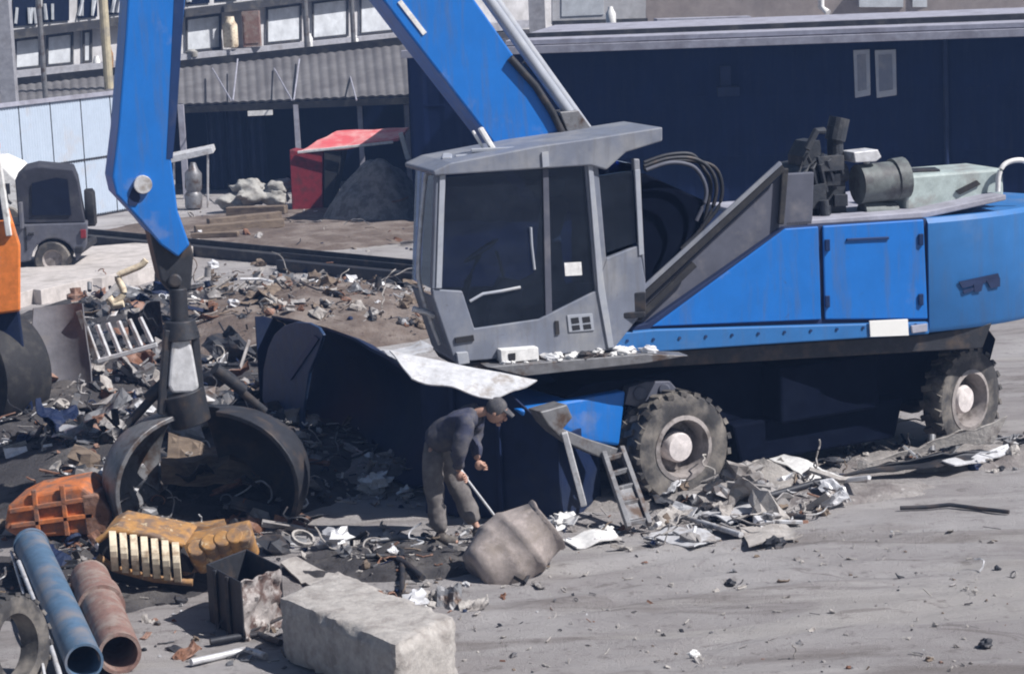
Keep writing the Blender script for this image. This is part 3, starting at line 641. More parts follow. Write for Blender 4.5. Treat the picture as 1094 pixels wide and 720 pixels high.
# shells: thick curved leaves, each a sector of an ellipsoid-like bowl
def shell(azc, half, rad, ztop, zbot, hinge_r, openang, mat, seed):
    def fn(u, v):
        az = azc + half * (u * 2 - 1) * (math.cos(v * .95) ** .5)
        ph = v * 2.3
        rr = hinge_r + rad * math.sin(ph) * openang - .10 * v
        z = ztop + (zbot - ztop) * (1 - math.cos(ph * .8)) / (1 - math.cos(2.3 * .8))
        p = gbot + (GX * math.cos(az) - GN * math.sin(az)) * rr; return V3((p.x, p.y, z + .01 * noise.noise(V3((u * 5, v * 5, seed)))))
    b = MB(); b.surf(fn, 14, 14, .05)
    def rib(u): return [fn(u, v / 8) + V3((0, 0, .0)) for v in range(9)]
    return b, rib
hinge_z = gp(200, 448).z
for k_, (azd, hf, op) in enumerate(((16, 62, 1.06), (155, 52, .98))):
    b, rib = shell(math.radians(azd), math.radians(hf),    .84, hinge_z + .03, -.04, .20, op, mt_navy, k_)
    b.build('shell', [mt_dksteel, mt_steel][k_], gr, .008, 50)  # darker steel for the shaded shell, lighter for the sunlit one
for azd in (15, 165):
    a_ = math.radians(azd); dr_ = GX * math.cos(a_) - GN * math.sin(a_)
    b = MB(); b.cyl(gbot + dr_ * .2 + ZX * (gp(196, 400).z), gbot + dr_ * .72 + ZX * (hinge_z - .05), .045); b.cyl(gbot + dr_ * .2 + ZX * (gp(196, 400).z), gbot + dr_ * .5 + ZX * (hinge_z + .2), .065)
    b.build('cylinder', mt_dksteel, gr, 0, 50)

# ------------------------------------------------------------------ tank shell, bin, sheet
T0, T1 = G(286, 455), G(452, 528)
ta = (T1 - T0); ta.z = 0; TL = ta.length; ta.normalize(); tn = V3((ta.y, -ta.x, 0))
if tn.x > 0: tn = -tn                                  # towards camera-left
TR = .70
tk_ = thing('tank_shell', 'curved navy half of a cut steel tank lying on its side behind the worker', 'scrap tank', (T0 + T1) / 2)
def tfn(u, v):
    s_ = u * TL; ang = math.radians(-88 + 158 * v)
    R_ = TR * (.92 + .20 * math.sin(PI * min(1, u * .95 + .12)) - .10 * u + .04 * noise.noise(V3((u * 3, v * 2, 1))))
    p = T0 + ta * s_ - tn * (R_ * math.cos(ang) - .12) + ZX * (TR * .97 + R_ * math.sin(ang))
    return p + nzv(p, 1.5, .03)
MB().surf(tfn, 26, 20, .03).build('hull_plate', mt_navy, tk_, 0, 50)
cpl = T0 + tn * .30
fo = [(286, 452), (280, 425), (281, 395), (286, 372), (293, 357), (303, 348), (316, 344), (330, 345), (340, 350), (345, 358), (340, 374), (330, 398), (325, 430), (322, 466)]
MB().prism([PL(x, y, cpl, tn) for x, y in fo], -tn * .04).build('flange_plate', M('bluish_steel_plate', (.02, .05, .125), (.05, .07, .12), (.5, .7), 2.5, .5, bump=.1), tk_, .012)
b = MB(); b.prism([PL(x, y, cpl, tn) + tn * .006 for x, y in [(308, 402), (312, 406), (342, 362), (337, 358)]], tn * .012); b.build('sheen_strip', mt_blue_dark, tk_, .004)  # thin strip standing in for a diagonal sheen on the plate
def efn(u, v):
    a_ = -PI / 2 + PI * u; r = TR * v
    return T0 + ta * .05 - tn * (r * math.cos(a_) * .9 - .1) + ZX * (TR * .97 + r * math.sin(a_))
MB().surf(efn, 16, 4, .02).build('bulkhead', mt_navy, tk_, 0, 60)
S0, S1 = G(455, 548), G(600, 560)
sa = (S1 - S0); sa.z = 0; SL = sa.length; sa.normalize(); sn = V3((sa.y, -sa.x, 0))
th_ = .03; dep = .9
zA, zB = D(500, 404, S0.y).z, D(600, 468, S1.y).z
Sm = S0 + sa * SL * .6
b = MB()
b.prism([S0, S1, S1 + ZX * zB, Sm + ZX * zA, S0 + ZX * zA], -sn * th_)
b.prism([S0 - sn * dep, S1 - sn * dep, S1 - sn * dep + ZX * zB, Sm - sn * dep + ZX * zA, S0 - sn * dep + ZX * zA], -sn * th_)
b.prism([S0 - sn * th_, S0 - sn * dep, S0 - sn * dep + ZX * zA, S0 - sn * th_ + ZX * zA], sa * th_)
b.prism([S1 - sn * th_, S1 - sn * dep, S1 - sn * dep + ZX * zB, S1 - sn * th_ + ZX * zB], -sa * th_)
b.prism([S0 - sn * th_ + ZX * .05, S1 - sn * th_ + ZX * .05, S1 - sn * dep + ZX * .05, S0 - sn * dep + ZX * .05], ZX * .03)
for t in (.25, .58): b.beam(S0 + sa * SL * t + sn * .03, S0 + sa * SL * t + sn * .03 + ZX * zA * .97, .05, .05, upv=sn)
one('scrap_bin', b, mt_navy, 'dark navy steel bin filling the dark area under the cab between the worker and the stabilizer', 'scrap bin', bevel=.008)  # bin added to fill the darkness under the cab
# pale sheet resting across bin and tank
def sheet_px(corners, zz, th, crum=.02, seed=0, nu=10, nv=8):
    C = [G(x, y, z) for (x, y), z in zip(corners, zz)]
    def fn(u, v):
        p = (C[0] * (1 - u) + C[1] * u) * (1 - v) + (C[3] * (1 - u) + C[2] * u) * v
        return p + V3((0, 0, crum)) * noise.noise(p * 2.4 + V3((seed * 5.1, 0, seed))) + V3((0, 0, crum * .6)) * noise.noise(p * 6 + V3((seed, 0, 0)))
    return MB().surf(fn, nu, nv, th)
SC = [D(440, 404, 22.0), D(527, 426, 21.85), D(574, 406, 22.25), D(416, 374, 22.45)]
one('metal_sheet', MB().surf(lambda u, v: (SC[0] * (1 - u) + SC[1] * u) * (1 - v) + (SC[3] * (1 - u) + SC[2] * u) * v + ZX * .03 * noise.noise(V3((u * 3, v * 2, 9))), 12, 8, .014), mt_bright,
    'pale flat metal sheet lying on top of the navy bin below the cab', 'metal sheet', smooth=40)

# ------------------------------------------------------------------ worker
pf = G(476, 580); PX = V3((.97, -.25, 0)).normalized(); PY = V3((.25, .97, 0)).normalized()
def pp(f, s_, z): return pf + PX * f + PY * s_ + ZX * z
def skin(name, verts, edges, radii, mats, parent, sub=2, root=0, extra=None, fold=0):
    me = bpy.data.meshes.new(name); me.from_pydata([v for v in verts], edges, [])
    o = bpy.data.objects.new(name, me); COL.objects.link(o)
    sm = o.modifiers.new('skin', 'SKIN'); sm.use_smooth_shade = True; sm.branch_smoothing = .6
    for i, r in enumerate(radii):
        d = me.skin_vertices[0].data[i]; rr = r if isinstance(r, tuple) else (r, r); d.radius = rr; d.use_root = (i == root)
    ss = o.modifiers.new('sub', 'SUBSURF'); ss.levels = sub; ss.render_levels = sub
    dg = bpy.context.evaluated_depsgraph_get(); ev = o.evaluated_get(dg); nm = bpy.data.meshes.new_from_object(ev)
    bpy.data.objects.remove(o)
    b = MB(); b.add([v.co.copy() for v in nm.vertices], [tuple(p.vertices) for p in nm.polygons])
    if extra: extra(b)
    if fold: b.v = [v + nzv((v.x, v.y, v.z * 2.2), 7, fold) + nzv(v, 16, fold * .5) for v in b.v]
    return b.build(name, mats, parent, 0, 180)
wk = thing('person', 'worker in dusty trousers and navy jacket bending over with a cutting torch', 'person', pf)
hipL, hipR = (-.08, .09, .93), (-.08, -.09, .93)
pel = (-.08, 0, .97); sp1 = (.06, 0, 1.12); sp2 = (.24, 0, 1.25); neck = (.40, 0, 1.30); head0 = (.50, 0, 1.31)
shL, shR = (.33, .17, 1.27), (.33, -.17, 1.25)
elL, elR = (.28, .22, 1.0), (.24, -.24, .97)
haL, haR = (.33, .10, .80), (.20, -.12, .74)
knL, knR = (.14, .11, .50), (-.06, -.10, .50)
anL, anR = (.30, .12, .10), (-.01, -.10, .09)
toL, toR = (.46, .10, .04), (.16, -.12, .04)
vv = [pel, sp1, sp2, neck, head0, shL, elL, haL, shR, elR, haR, hipL, knL, anL, toL, hipR, knR, anR, toR]
ee = [(0, 1), (1, 2), (2, 3), (3, 4), (2, 5), (5, 6), (6, 7), (2, 8), (8, 9), (9, 10), (0, 11), (11, 12), (12, 13), (13, 14), (0, 15), (15, 16), (16, 17), (17, 18)]
rr = [.04, .05, .06, .055, .052, .05, .040, .034, .05, .042, .034, .03, .04, .034, .024, .03, .04, .034, .024]
hc = pp(.57, 0, 1.30)
Rh = Matrix((PX * .82 - ZX * .57, PY, PX * .57 + ZX * .82)).transposed()  # face looks forward and down
def face(b):
    b.ball(hc, (.098, .078, .118), Rh, nu=20, nv=14)
    f = lambda x, y, z: hc + Rh @ V3((x, y, z))
    b.ball(f(.105, 0, -.012), (.022, .016, .026), Rh, nu=8, nv=6)
    b.ball(f(.088, 0, -.055), (.014, .03, .009), Rh, nu=8, nv=6)
    b.ball(f(.08, 0, -.095), (.025, .03, .02), Rh, nu=8, nv=6)
    for s_ in (-1, 1):
        b.ball(f(0, s_ * .078, -.01), (.02, .012, .032), Rh, nu=8, nv=6)
        b.ball(f(.086, s_ * .03, .012), (.012, .013, .009), Rh, nu=8, nv=6)
    for hand, sd in ((haL, -1), (haR, 1)):               # palm, four curled fingers and a thumb round the torch
        h = pp(*hand)
        dirv = (PX * .35 - ZX * .94).normalized(); lat = PY
        b.ball(h + dirv * .05, (.045, .028, .05), nu=10, nv=8)
        for i in range(4):
            o = h + dirv * (.03 + .022 * i) + PX * .02
            ln = (.034, .04, .038, .03)[i]
            b.tube([o, o + PX * ln - lat * sd * .015, o + PX * ln * .9 - lat * sd * .045 - ZX * .01, o + PX * .01 - lat * sd * .05], [.011, .010, .009, .008], 6)
        b.tube([h + dirv * .02, h + dirv * .04 + PX * .04 + lat * sd * .02, h + dirv * .07 + PX * .055], [.013, .012, .009], 6)
skin('body', [pp(*v) for v in vv], ee, rr, mt_skin, wk, 2, 0, face)
# ji = [0, 1, 2, 3, 5, 6, 7, 8, 9, 10]
def lerp3(a, c, t): return tuple(a[i] * (1 - t) + c[i] * t for i in range(3))
jv = [(-.11, 0, .93), sp1, sp2, (.40, 0, 1.30), shL, elL, lerp3(elL, haL, .92), shR, elR, lerp3(elR, haR, .92)]
je = [(0, 1), (1, 2), (2, 3), (2, 4), (4, 5), (5, 6), (2, 7), (7, 8), (8, 9)]
jr = [(.185, .19), (.18, .195), (.18, .19), .09, .105, .082, .06, .105, .082, .06]
skin('jacket', [pp(*v) for v in jv], je, jr, mt_jacket, wk, fold=.022)
tv = [(-.08, 0, .95), hipL, knL, (.27, .12, .16), hipR, knR, (-.02, -.10, .12), (-.03, 0, 1.03)]
skin('trousers', [pp(*v) for v in tv], [(0, 1), (1, 2), (2, 3), (0, 4), (4, 5), (5, 6), (0, 7)], [.165, .125, .098, .095, .125, .098, .095, .14], mt_trouser, wk, fold=.02)
for an, to in ((anL, toL), (anR, toR)):
    skin('boot', [pp(an[0], an[1], .15), pp(an[0] - .02, an[1], .06), pp(an[0] + .1, an[1], .05), pp(to[0], to[1], .04)], [(0, 1), (1, 2), (2, 3)], [.075, .078, .068, .058], mt_boot, wk, 1)
b = MB(); b.ball(hc + Rh @ V3((-.018, 0, .03)), (.104, .090, .108), Rh, nu=18, nv=12, rough=.05)
b.prism([hc + Rh @ V3(q) for q in ((.06, -.07, .06), (.16, -.05, .045), (.16, .05, .045), (.06, .07, .06))], Rh @ V3((0, 0, .014))); b.build('cap', M('dusty_cap_cloth', (.06, .06, .07), (.14, .13, .13), (.45, .7), 9, .9), wk, 0, 50)
hr = pp(*haR)
t0 = hr + V3((-.02, 0, .06)); t1 = G(527, 549, .28)
b = MB(); b.tube([t0, t0.lerp(t1, .3), t1], .013, 8); b.tube([t1, t1 + (t1 - t0).normalized() * .02 + V3((.06, -.01, -.08))], .012, 8)
b.cyl(t0 - (t1 - t0).normalized() * .02, t0.lerp(t1, .28), .022)
one('cutting_torch', b, mt_bright, 'long thin steel cutting torch held by the bending worker', 'torch', smooth=50)

# ------------------------------------------------------------------ foreground objects
# concrete block
e0, e1, e2 = G(300, 704), G(427, 762), G(492, 728)
ax1 = (e1 - e0); ax2 = (e2 - e1)
hb = .0
P = PL(300, 636, e0, V3((0, -1, 0))); hb = P.z
def bfn(p): return p
b = MB(); N1, N2, N3 = 16, 7, 8
bm = bmesh.new()
def lat(i, j, k): return e0 + ax1 * i + ax2 * j + ZX * (hb * k)
def side(fn, n, m_):
    g = [[bm.verts.new(fn(i / n, j / m_)) for j in range(m_ + 1)] for i in range(n + 1)]
    for i in range(n):
        for j in range(m_): bm.faces.new((g[i][j], g[i + 1][j], g[i + 1][j + 1], g[i][j + 1]))
side(lambda u, v: lat(u, 0, v), N1, N3); side(lambda u, v: lat(u, 1, v), N1, N3); side(lambda u, v: lat(u, v, 1), N1, N2); side(lambda u, v: lat(u, v, 0), N1, N2)
side(lambda u, v: lat(0, u, v), N2, N3); side(lambda u, v: lat(1, u, v), N2, N3)
bmesh.ops.remove_doubles(bm, verts=bm.verts, dist=.004); bmesh.ops.recalc_face_normals(bm, faces=bm.faces)
bmesh.ops.subdivide_edges(bm, edges=bm.edges, cuts=2, use_grid_fill=True)
for v in bm.verts:
    q = v.co; rel = q - e0
    mm_ = Matrix(((ax1.x, ax2.x), (ax1.y, ax2.y))).inverted() @ Vector((rel.x, rel.y)); i_, j_, k_ = mm_.x, mm_.y, rel.z / hb
    near = sorted([min(i_, 1 - i_) * ax1.length, min(j_, 1 - j_) * ax2.length, min(k_, 1 - k_) * hb])
    edge = max(0, 1 - near[1] / .09)                   # chipped along the edges
    c_ = lat(.5, .5, .5); chip = edge * (.016 + .05 * max(0, noise.noise(q * 5) + .12) + .03 * max(0, noise.noise(q * 13)))
    v.co = q + (c_ - q).normalized() * chip * 1.3 + nzv(q, 9, .009) + nzv(q, 30, .003)
b.add([v.co.copy() for v in bm.verts], [tuple(v.index for v in f.verts) for f in (bm.verts.index_update() or bm.faces)]); bm.free()
one('concrete_block', b, mt_stone, 'large chipped concrete block in the foreground with a sunlit top', 'concrete block', smooth=38)

# dark steel box
f0, f1, f2 = G(224, 664), G(261, 686), G(305, 667)
hb2 = PL(224, 602, f0, V3((0, -1, 0))).z
a1, a2 = f1 - f0, f2 - f1; t_ = .02
bx = thing('steel_box', 'open dark steel box with a ragged sunlit side behind the concrete block', 'metal box', f0)
b = MB()
def box_wall(p, q, inn, h): b.prism([p, q, q + ZX * h, p + ZX * h], inn * t_)
cI = (f0 + f2) / 2
box_wall(f0, f1, a2.normalized(), hb2); box_wall(f0 + a2 * .995, f1 + a2 * .995, -a2.normalized(), hb2)
b.prism([f0 + a2 * .03, f0 + a2 * .97, f0 + a2 * .97 + ZX * hb2, f0 + a2 * .03 + ZX * hb2], a1.normalized() * t_)
b.prism([f0 + ZX * .06, f1 + ZX * .06, f2 + ZX * .06, f0 + a2 + ZX * .06], ZX * .02)
for t in (.3, .65): b.beam(f0 + a1 * t - a2.normalized() * .02, f0 + a1 * t - a2.normalized() * .02 + ZX * hb2, .04, .03, upv=a2)
b.build('shell', mt_dksteel, bx, .008)
def rfn(u, v):
    p = f1 + a2 * (.03 + .94 * u) + ZX * (hb2 * v * (.97 + .05 * noise.noise(V3((u * 5, 0, 0))))) - a1.normalized() * .01
    return p + a1.normalized() * (.07 * noise.noise(V3((u * 4, v * 4, 3))) + .03 * noise.noise(V3((u * 9, v * 9, 3))))
b = MB().surf(rfn, 18, 14, .015); b.build('crumpled_side', M('sunlit_steel_side', (.30, .27, .26), (.12, .08, .07), (.47, .58), 6, .6, .1, bump=.4, dirt2=(.5, .46, .44), ramp2=(.55, .62)), bx, 0, 40)  # paler mottled steel, sunlight on this side put into the colour

# pipes
def pz(px, py, r): p = G(px, py); return V3((p.x, p.y, hz(p.x, p.y) + r))
rB = .155
b = MB(); b.pipe(G(33, 582, .30), G(90, 707, .16), rB, rB - .02, 32); b.lathe([(rB + .012, 0), (rB + .012, .06), (rB - .03, .06), (rB - .03, 0)], G(33, 582, .30), G(90, 707, .16) - G(33, 582, .30), 32, closed=True)
one('pipe', b, mt_pipeblue, 'chalky blue steel pipe lying at the left edge beside the rusty pipe', 'pipe', smooth=40)
rP = .175
q0, q1 = G(96, 618, .24), G(128, 698, .17)
b = MB(); b.pipe(q0, q1, rP, rP - .03, 32); b.lathe([(rP + .03, 0), (rP + .03, .30), (rP - .01, .30), (rP - .01, 0)], q0 + (q1 - q0) * .28, q1 - q0, 32, closed=True)
one('pipe', b, mt_rustpink, 'short pinkish rusted pipe with its hollow end facing the camera', 'pipe', smooth=40)
b = MB(); b.tube([G(20, 600, .3), G(48, 668, .2), G(66, 728, .12)], .022, 8); b.tube([G(12, 590, .25), G(42, 690, .15), G(50, 735, .1)], .014, 6)
one('rod', b, mt_bright, 'thin pale metal rods lying along the left of the blue pipe', 'rod', smooth=60)
c = G(10, 690, .34)
wt = thing('tyre', 'worn dusty tyre standing on edge at the lower left corner', 'tyre', c)
tyre_mb(c, V3((.9, -.42, .1)), .42, .22, .26, 20).build('tread', mt_tyre, wt, 0, 40)

# orange machine casing
o0 = G(52, 560, .0); oz = .12
b = MB()
def og(px, py, y): return D(px, py, y)
yb = G(60, 585).y
prof = [(8, 540), (30, 529), (86, 519), (98, 528), (104, 556), (96, 571), (20, 575), (4, 566)]
b.prism([og(x, y, yb) for x, y in prof], V3((.05, .6, .02)))
oc = thing('engine_casing', 'weathered orange machine casing lying above the blue pipe', 'machine part', og(55, 578, yb))
b.build('casing', mt_orange_d, oc, .03)
b = MB()
for (x0, y0, x1, y1) in ((10, 546, 100, 532), (12, 562, 100, 550)): b.beam(og(x0, y0, yb - .02), og(x1, y1, yb - .02), .04, .05)
b.beam(og(36, 523, yb - .02), og(42, 576, yb - .02), .04, .05); b.beam(og(66, 518, yb - .02), og(72, 572, yb - .02), .04, .05)
b.build('rib', mt_orange_d, oc, .008)
b = MB(); b.prism([og(x, y, yb - .04) for x, y in [(86, 530), (104, 528), (118, 548), (112, 570), (92, 572)]], V3((.02, .4, 0))); b.build('flange', mt_rust, oc, .02)

# yellow slatted machine part
yy = G(190, 634).y
yl = thing('slatted_casing', 'yellow slatted machine casing lying in front of the open grab', 'machine part', G(185, 625))
b = MB(); b.prism([D(x, y, yy) for x, y in [(106, 574), (122, 566), (190, 580), (205, 612), (118, 600), (104, 590)]], V3((.05, .45, .05))); b.build('core', mt_black, yl, .01)
b = MB(); b.prism([D(x, y, yy) + ZX * .012 for x, y in [(108, 573), (122, 565.5), (194, 580), (198, 584)]], V3((.06, .47, .055))); b.build('cover', mt_yellow, yl, .01)
for k_ in range(7):
    x = 118 + k_ * 11.2; y = 569 + k_ * 2.0
    b = MB(); b.surf(lambda u, v: D(x - 1.5 + 7.5 * u + 3 * v, y + 38 * v, yy - .04 - .12 * math.sin(PI * v)), 1, 8, .03); b.build('slat', mt_cream, yl, .004)
b = MB(); b.tube([D(x, y, yy - .02) for x, y in [(104, 578), (120, 566), (160, 571), (196, 582)]], .03); b.tube([D(x, y, yy - .03) for x, y in [(104, 594), (122, 607), (164, 618), (206, 622)]], .035); b.build('edge_rail', mt_yellow, yl, 0, 50)
b = MB()
for k_, (x, y) in enumerate(((212, 594), (226, 588), (240, 584), (253, 581), (262, 580))): b.cyl(D(x, y, yy + .05) + V3((0, -.14, .12)), D(x, y, yy + .05) + V3((.03, .1, -.12)), .085, n=14)
b.prism([D(x, y, yy + .1) for x, y in [(186, 582), (262, 566), (270, 592), (196, 616)]], V3((0, .4, 0))); b.build('coil_housing', mt_yellow, yl, .015, 40)
b = MB(); b.prism([D(x, y, yy + .12) for x, y in [(112, 600), (205, 618), (202, 644), (130, 642)]], V3((0, .3, 0))); b.build('base', mt_dksteel, yl, .02)
b = MB(); b.surf(lambda u, v: D(165 + 75 * u, 560 + 10 * (1 - u) - 6 * v, yy + .5 + .5 * v) + nzv((u * 2, v * 2, 0), 2, .05), 8, 6, .03)
one('bent_plate', b, mt_yellow, 'bent ochre plate lying between the grab shells', 'metal plate', smooth=40)

# dusty drum shape by the worker's feet
d0 = G(548, 612)
b = MB(); dax = V3((.80, .30, .50)).normalized()
q = PL(545, 588, d0, V3((0, -1, 0)))
x_, y_, a_ = basis(dax)
prof = [(.0, -.40), (.20, -.40), (.27, -.37), (.30, -.30), (.315, -.2), (.325, -.13), (.338, -.10), (.325, -.07), (.325, .06), (.338, .10), (.322, .13), (.305, .25), (.285, .38), (.30, .40), (.30, .425), (.275, .43), (.255, .40), (.0, .36)]
b.lathe([(r * .98, h) for r, h in prof], q, dax, 30)
b.v = [v + nzv(v, 2.4, .075) + nzv(v, 6, .02) for v in b.v]
one('dusty_drum', b, mt_beige, 'dented dusty beige drum lying tilted at the feet of the worker', 'drum', smooth=60)
HEAPS.append((d0.x, d0.y, .4, .3, .02, 1))

# ------------------------------------------------------------------ scrap pieces of the right foreground
SHEETS = [
 ([(690, 572), (716, 560), (770, 575), (742, 586)], [.03, .06, .05, .02], mt_bright, 'crumpled pale sheet lying just below the front wheel'),
 ([(778, 512), (816, 490), (852, 512), (838, 528)], [.06, .30, .12, .04], mt_stone, 'dusty tilted slab of sheet right of the front wheel'),
 ([(822, 492), (838, 488), (904, 509), (874, 516)], [.22, .26, .16, .12], mt_white, 'bright white torn sheet right of the tilted dusty slab'),
 ([(740, 548), (792, 536), (826, 548), (780, 560)], [.05, .08, .08, .03], mt_bright, 'flat pale metal offcut below and right of the front wheel'),
 ([(790, 566), (840, 560), (858, 574), (800, 584)], [.03, .05, .03, .02], mt_stone, 'grey flat plate on the ground in front of the rubble'),
 ([(930, 492), (1030, 462), (1076, 444), (1060, 470)], [.12, .34, .48, .22], mt_stone, 'long dusty bent plate leaning up to the rear wheel'),
 ([(886, 508), (1000, 498), (1074, 478), (1000, 486)], [.05, .10, .14, .2], mt_dksteel, 'long dark strip painting the shadow under the bent plate by the rear wheel'),  # dark sheet painted as the shadow below the dusty plate
 ([(1006, 494), (1076, 474), (1080, 482), (1020, 500)], [.10, .16, .10, .06], mt_bright, 'narrow pale strip at the far right below the rear wheel'),
 ([(560, 548), (612, 560), (618, 552), (590, 540)], [.08, .06, .12, .14], mt_bright, 'pale strip between the beige drum and the stabilizer'),
 ([(300, 604), (318, 598), (410, 632), (330, 628)], [.03, .04, .02, .02], mt_stone, 'flat grey slab lying behind the concrete block'),
 ([(600, 575), (650, 566), (664, 576), (616, 584)], [.03, .05, .04, .02], mt_white, 'small white sheet on the ground below the stabilizer'),
 ([(420, 650), (450, 642), (466, 654), (440, 662)], [.03, .05, .03, .02], mt_white, 'white flake of sheet behind the right end of the concrete block'),
 ([(405, 376), (450, 366), (476, 374), (420, 384)], [1.2, 1.26, 1.24, 1.2], mt_bright, 'torn bright strip at the top rim of the tank shell'),
]
for i, (cs, zz, mm_, lb) in enumerate(SHEETS):
    C = [G(x, y) for x, y in cs]
    hh = [hz(p.x, p.y) for p in C]
    one('metal_sheet', sheet_px(cs, [max(z_, h_ + .02) for z_, h_ in zip(zz, hh)], .014, .05, i + 3), mm_, lb, 'metal sheet', 'scrap sheets lying about the yard', smooth=35)
BARS = [
 ([(962, 545), (1015, 543), (1078, 549)], .022, mt_dksteel, 'long thin dark rod lying alone on the bare ground at right'),
 ([(700, 566), (730, 556), (792, 578)], .03, mt_bright, 'bent pale bar curving along the ground below the front wheel'),
 ([(800, 545), (850, 535), (884, 528)], .035, mt_dksteel, 'dark bar poking out right of the pale offcuts'),
 ([(760, 558), (815, 552), (860, 556)], .03, mt_dksteel, 'dark pipe lying across the rubble below the front wheel'),
 ([(505, 607), (560, 625), (588, 578)], .018, mt_dksteel, 'thin dark hoop under the beige drum'),
 ([(430, 598), (430, 640)], .025, mt_dksteel, 'short dark stake between the worker and the concrete block'),
 ([(390, 606), (420, 603), (452, 622)], .03, mt_dksteel, 'kinked dark bar on the ground left of the worker'),
 ([(395, 588), (440, 578), (475, 584)], .02, mt_steel, 'steel bar lying just behind the boots of the worker'),
 ([(205, 712), (262, 696), (284, 704)], .03, mt_bright, 'pale bar lying left of the concrete block'),
 ([(225, 690), (275, 682), (300, 690)], .03, mt_dksteel, 'dark bar lying between the steel box and the concrete block'),
 ([(58, 466), (74, 478), (84, 508)], .03, mt_white, 'bright white bent rod left of the grab'),
]
for pts, r, mm_, lb in BARS:
    path = []
    for x, y in pts:
        p = G(x, y); path.append(V3((p.x, p.y, hz(p.x, p.y) + r + .01)))
    b = MB(); sm = []
    for i in range(len(path) - 1):
        for t in (0, .5): sm.append(path[i].lerp(path[i + 1], t) + nzv(path[i].lerp(path[i + 1], t), 3, .015))
    sm.append(path[-1]); b.tube([V3((p.x, p.y, max(p.z, hz(p.x, p.y) + r))) for p in sm], r, 8)
    one('metal_bar', b, mm_, lb, 'metal bar', 'loose scrap bars', smooth=50)
CH = [(402, 524, .13, mt_white, 'round white lump right of the rubble below the tank shell'), (433, 528, .08, mt_white, 'small white lump left of the leg of the worker'),
      (359, 588, .12, mt_bright, 'pale stone in front of the right grab shell'), (602, 563, .11, mt_white, 'white lump at the right end of the beige drum'),
      (648, 572, .07, mt_white, 'white scrap knot at the foot of the stabilizer'), (828, 586, .08, mt_dksteel, 'lone dark clod on the bare ground below the rubble'),
      (445, 648, .10, mt_bright, 'pale rock behind the concrete block'), (462, 642, .07, mt_stone, 'grey rock beside the pale rock behind the concrete block'),
      (918, 478, .14, mt_bright, 'tangle of bright metal left of the rear wheel'), (780, 622, .04, mt_dksteel, 'small dark clod in the middle of the bare ground'),
      (742, 702, .04, mt_white, 'white pebble near the bottom edge of the yard'), (1052, 690, .05, mt_dksteel, 'dark clod in the lower right of the yard')]
for i, (x, y, r, mm_, lb) in enumerate(CH):
    p = G(x, y); b = MB(); b.ball(V3((p.x, p.y, hz(p.x, p.y) + r * .55)), (r * 1.25, r, r * .75), Matrix.Rotation(i * 1.3, 3, 'Z'), .9, i, 14, 10, freq=2.0)
    one('rubble_lump', b, mm_, lb, 'lump', 'loose lumps on the ground', smooth=35)

# cast radiator and other bits of the shaded heap on the left
ry = G(130, 438).y
rd = thing('radiator', 'pale ribbed radiator lying on the dark heap left of the grab', 'radiator', G(128, 420))
for k_ in range(6):
    x = 92 + 11.5 * k_; y = 349 - k_ * 2
    b = MB(); b.beam(D(x, y, ry), D(x + 13, y + 35 - k_ * 1.6, ry - .05), .055, .05); b.build('rib', mt_bright, rd, .01)
b = MB(); b.beam(D(84, 332, ry), D(104, 388, ry - .05), .08, .08); b.build('side_rail', mt_steel, rd, .01)
b = MB(); b.beam(D(104, 386, ry - .06), D(168, 368, ry - .06), .06, .06); b.build('bottom_rail', mt_bright, rd, .01)
hp = []
b = MB(); ph = [(115, 322), (124, 322), (132, 312), (126, 296), (136, 290), (150, 284), (156, 278)]
yk = G(140, 395).y
b.tube(cr([D(x, y, yk) for x, y in ph]), .05, 10); b.tube([D(116, 318, yk), D(122, 326, yk), D(132, 324, yk)], .06, 8)
one('lifting_hook', b, mt_cream, 'cream yellow lifting hook hanging above the radiator', 'hook', smooth=60)

# concrete slab behind the heap
c0, c1, c2, c3 = G(20, 330), G(196, 293), G(214, 262), G(-60, 285)
b = MB(); vs = []
edge = [c0 + (c1 - c0) * t + V3((0, .5 * noise.noise(V3((t * 9, 0, 0))), 0)) for t in [i / 14 for i in range(15)]]
b.prism([V3((p.x, p.y, .26)) for p in edge] + [V3((c2.x, c2.y, .16)), V3((c3.x, c3.y, .16))], V3((0, 0, -.3)))
tag(b.build('pavement', M('pale_slab', (.50, .46, .44), (.34, .31, .29), (.5, .7), 2, .9, bump=.3), None, .01), kind='structure')

# ------------------------------------------------------------------ orange loader at the left edge
ly = G(30, 466).y
ld = thing('wheel_loader', 'orange wheel loader cut off by the left edge with a big dark tyre', 'loader', G(0, 466))
LV = V3((-.45, 1.9, 0))
b = MB(); b.prism([D(x, y, ly) for x, y in [(-120, 250), (14, 236), (22, 262), (22, 333), (-120, 352)]], LV); b.build('hood', mt_orange, ld, .03)
b = MB(); b.prism([D(x, y, ly + .1) for x, y in [(-120, 349), (21, 332), (26, 372), (36, 440), (20, 458), (-120, 450)]], LV * .2); b.build('chassis', mt_navy, ld, .03)  # dark plate, the loader's shadow side put into its colour
b = MB(); b.beam(D(-4, 160, ly), D(10, 252, ly), .09, .07); b.build('cab_pillar', mt_white, ld, .01)
b = MB(); b.prism([D(x, y, ly + .2) for x, y in [(-110, 150), (-6, 158), (6, 248), (-110, 252)]], LV * .8); b.build('cab_window', mt_glass, ld, .02)
b = MB(); b.prism([D(x, y, ly - .05) for x, y in [(-120, 140), (0, 152), (0, 160), (-120, 152)]], LV); b.build('cab_roof', mt_orange, ld, .02)
wc = D(-8, 398, ly + .5); 
wa = V3((-.62, -.78, 0)).normalized(); RL = wc.z
w = bpy.data.objects.new('wheel', None); COL.objects.link(w); w.parent = ld; w.location = wc - ld.location
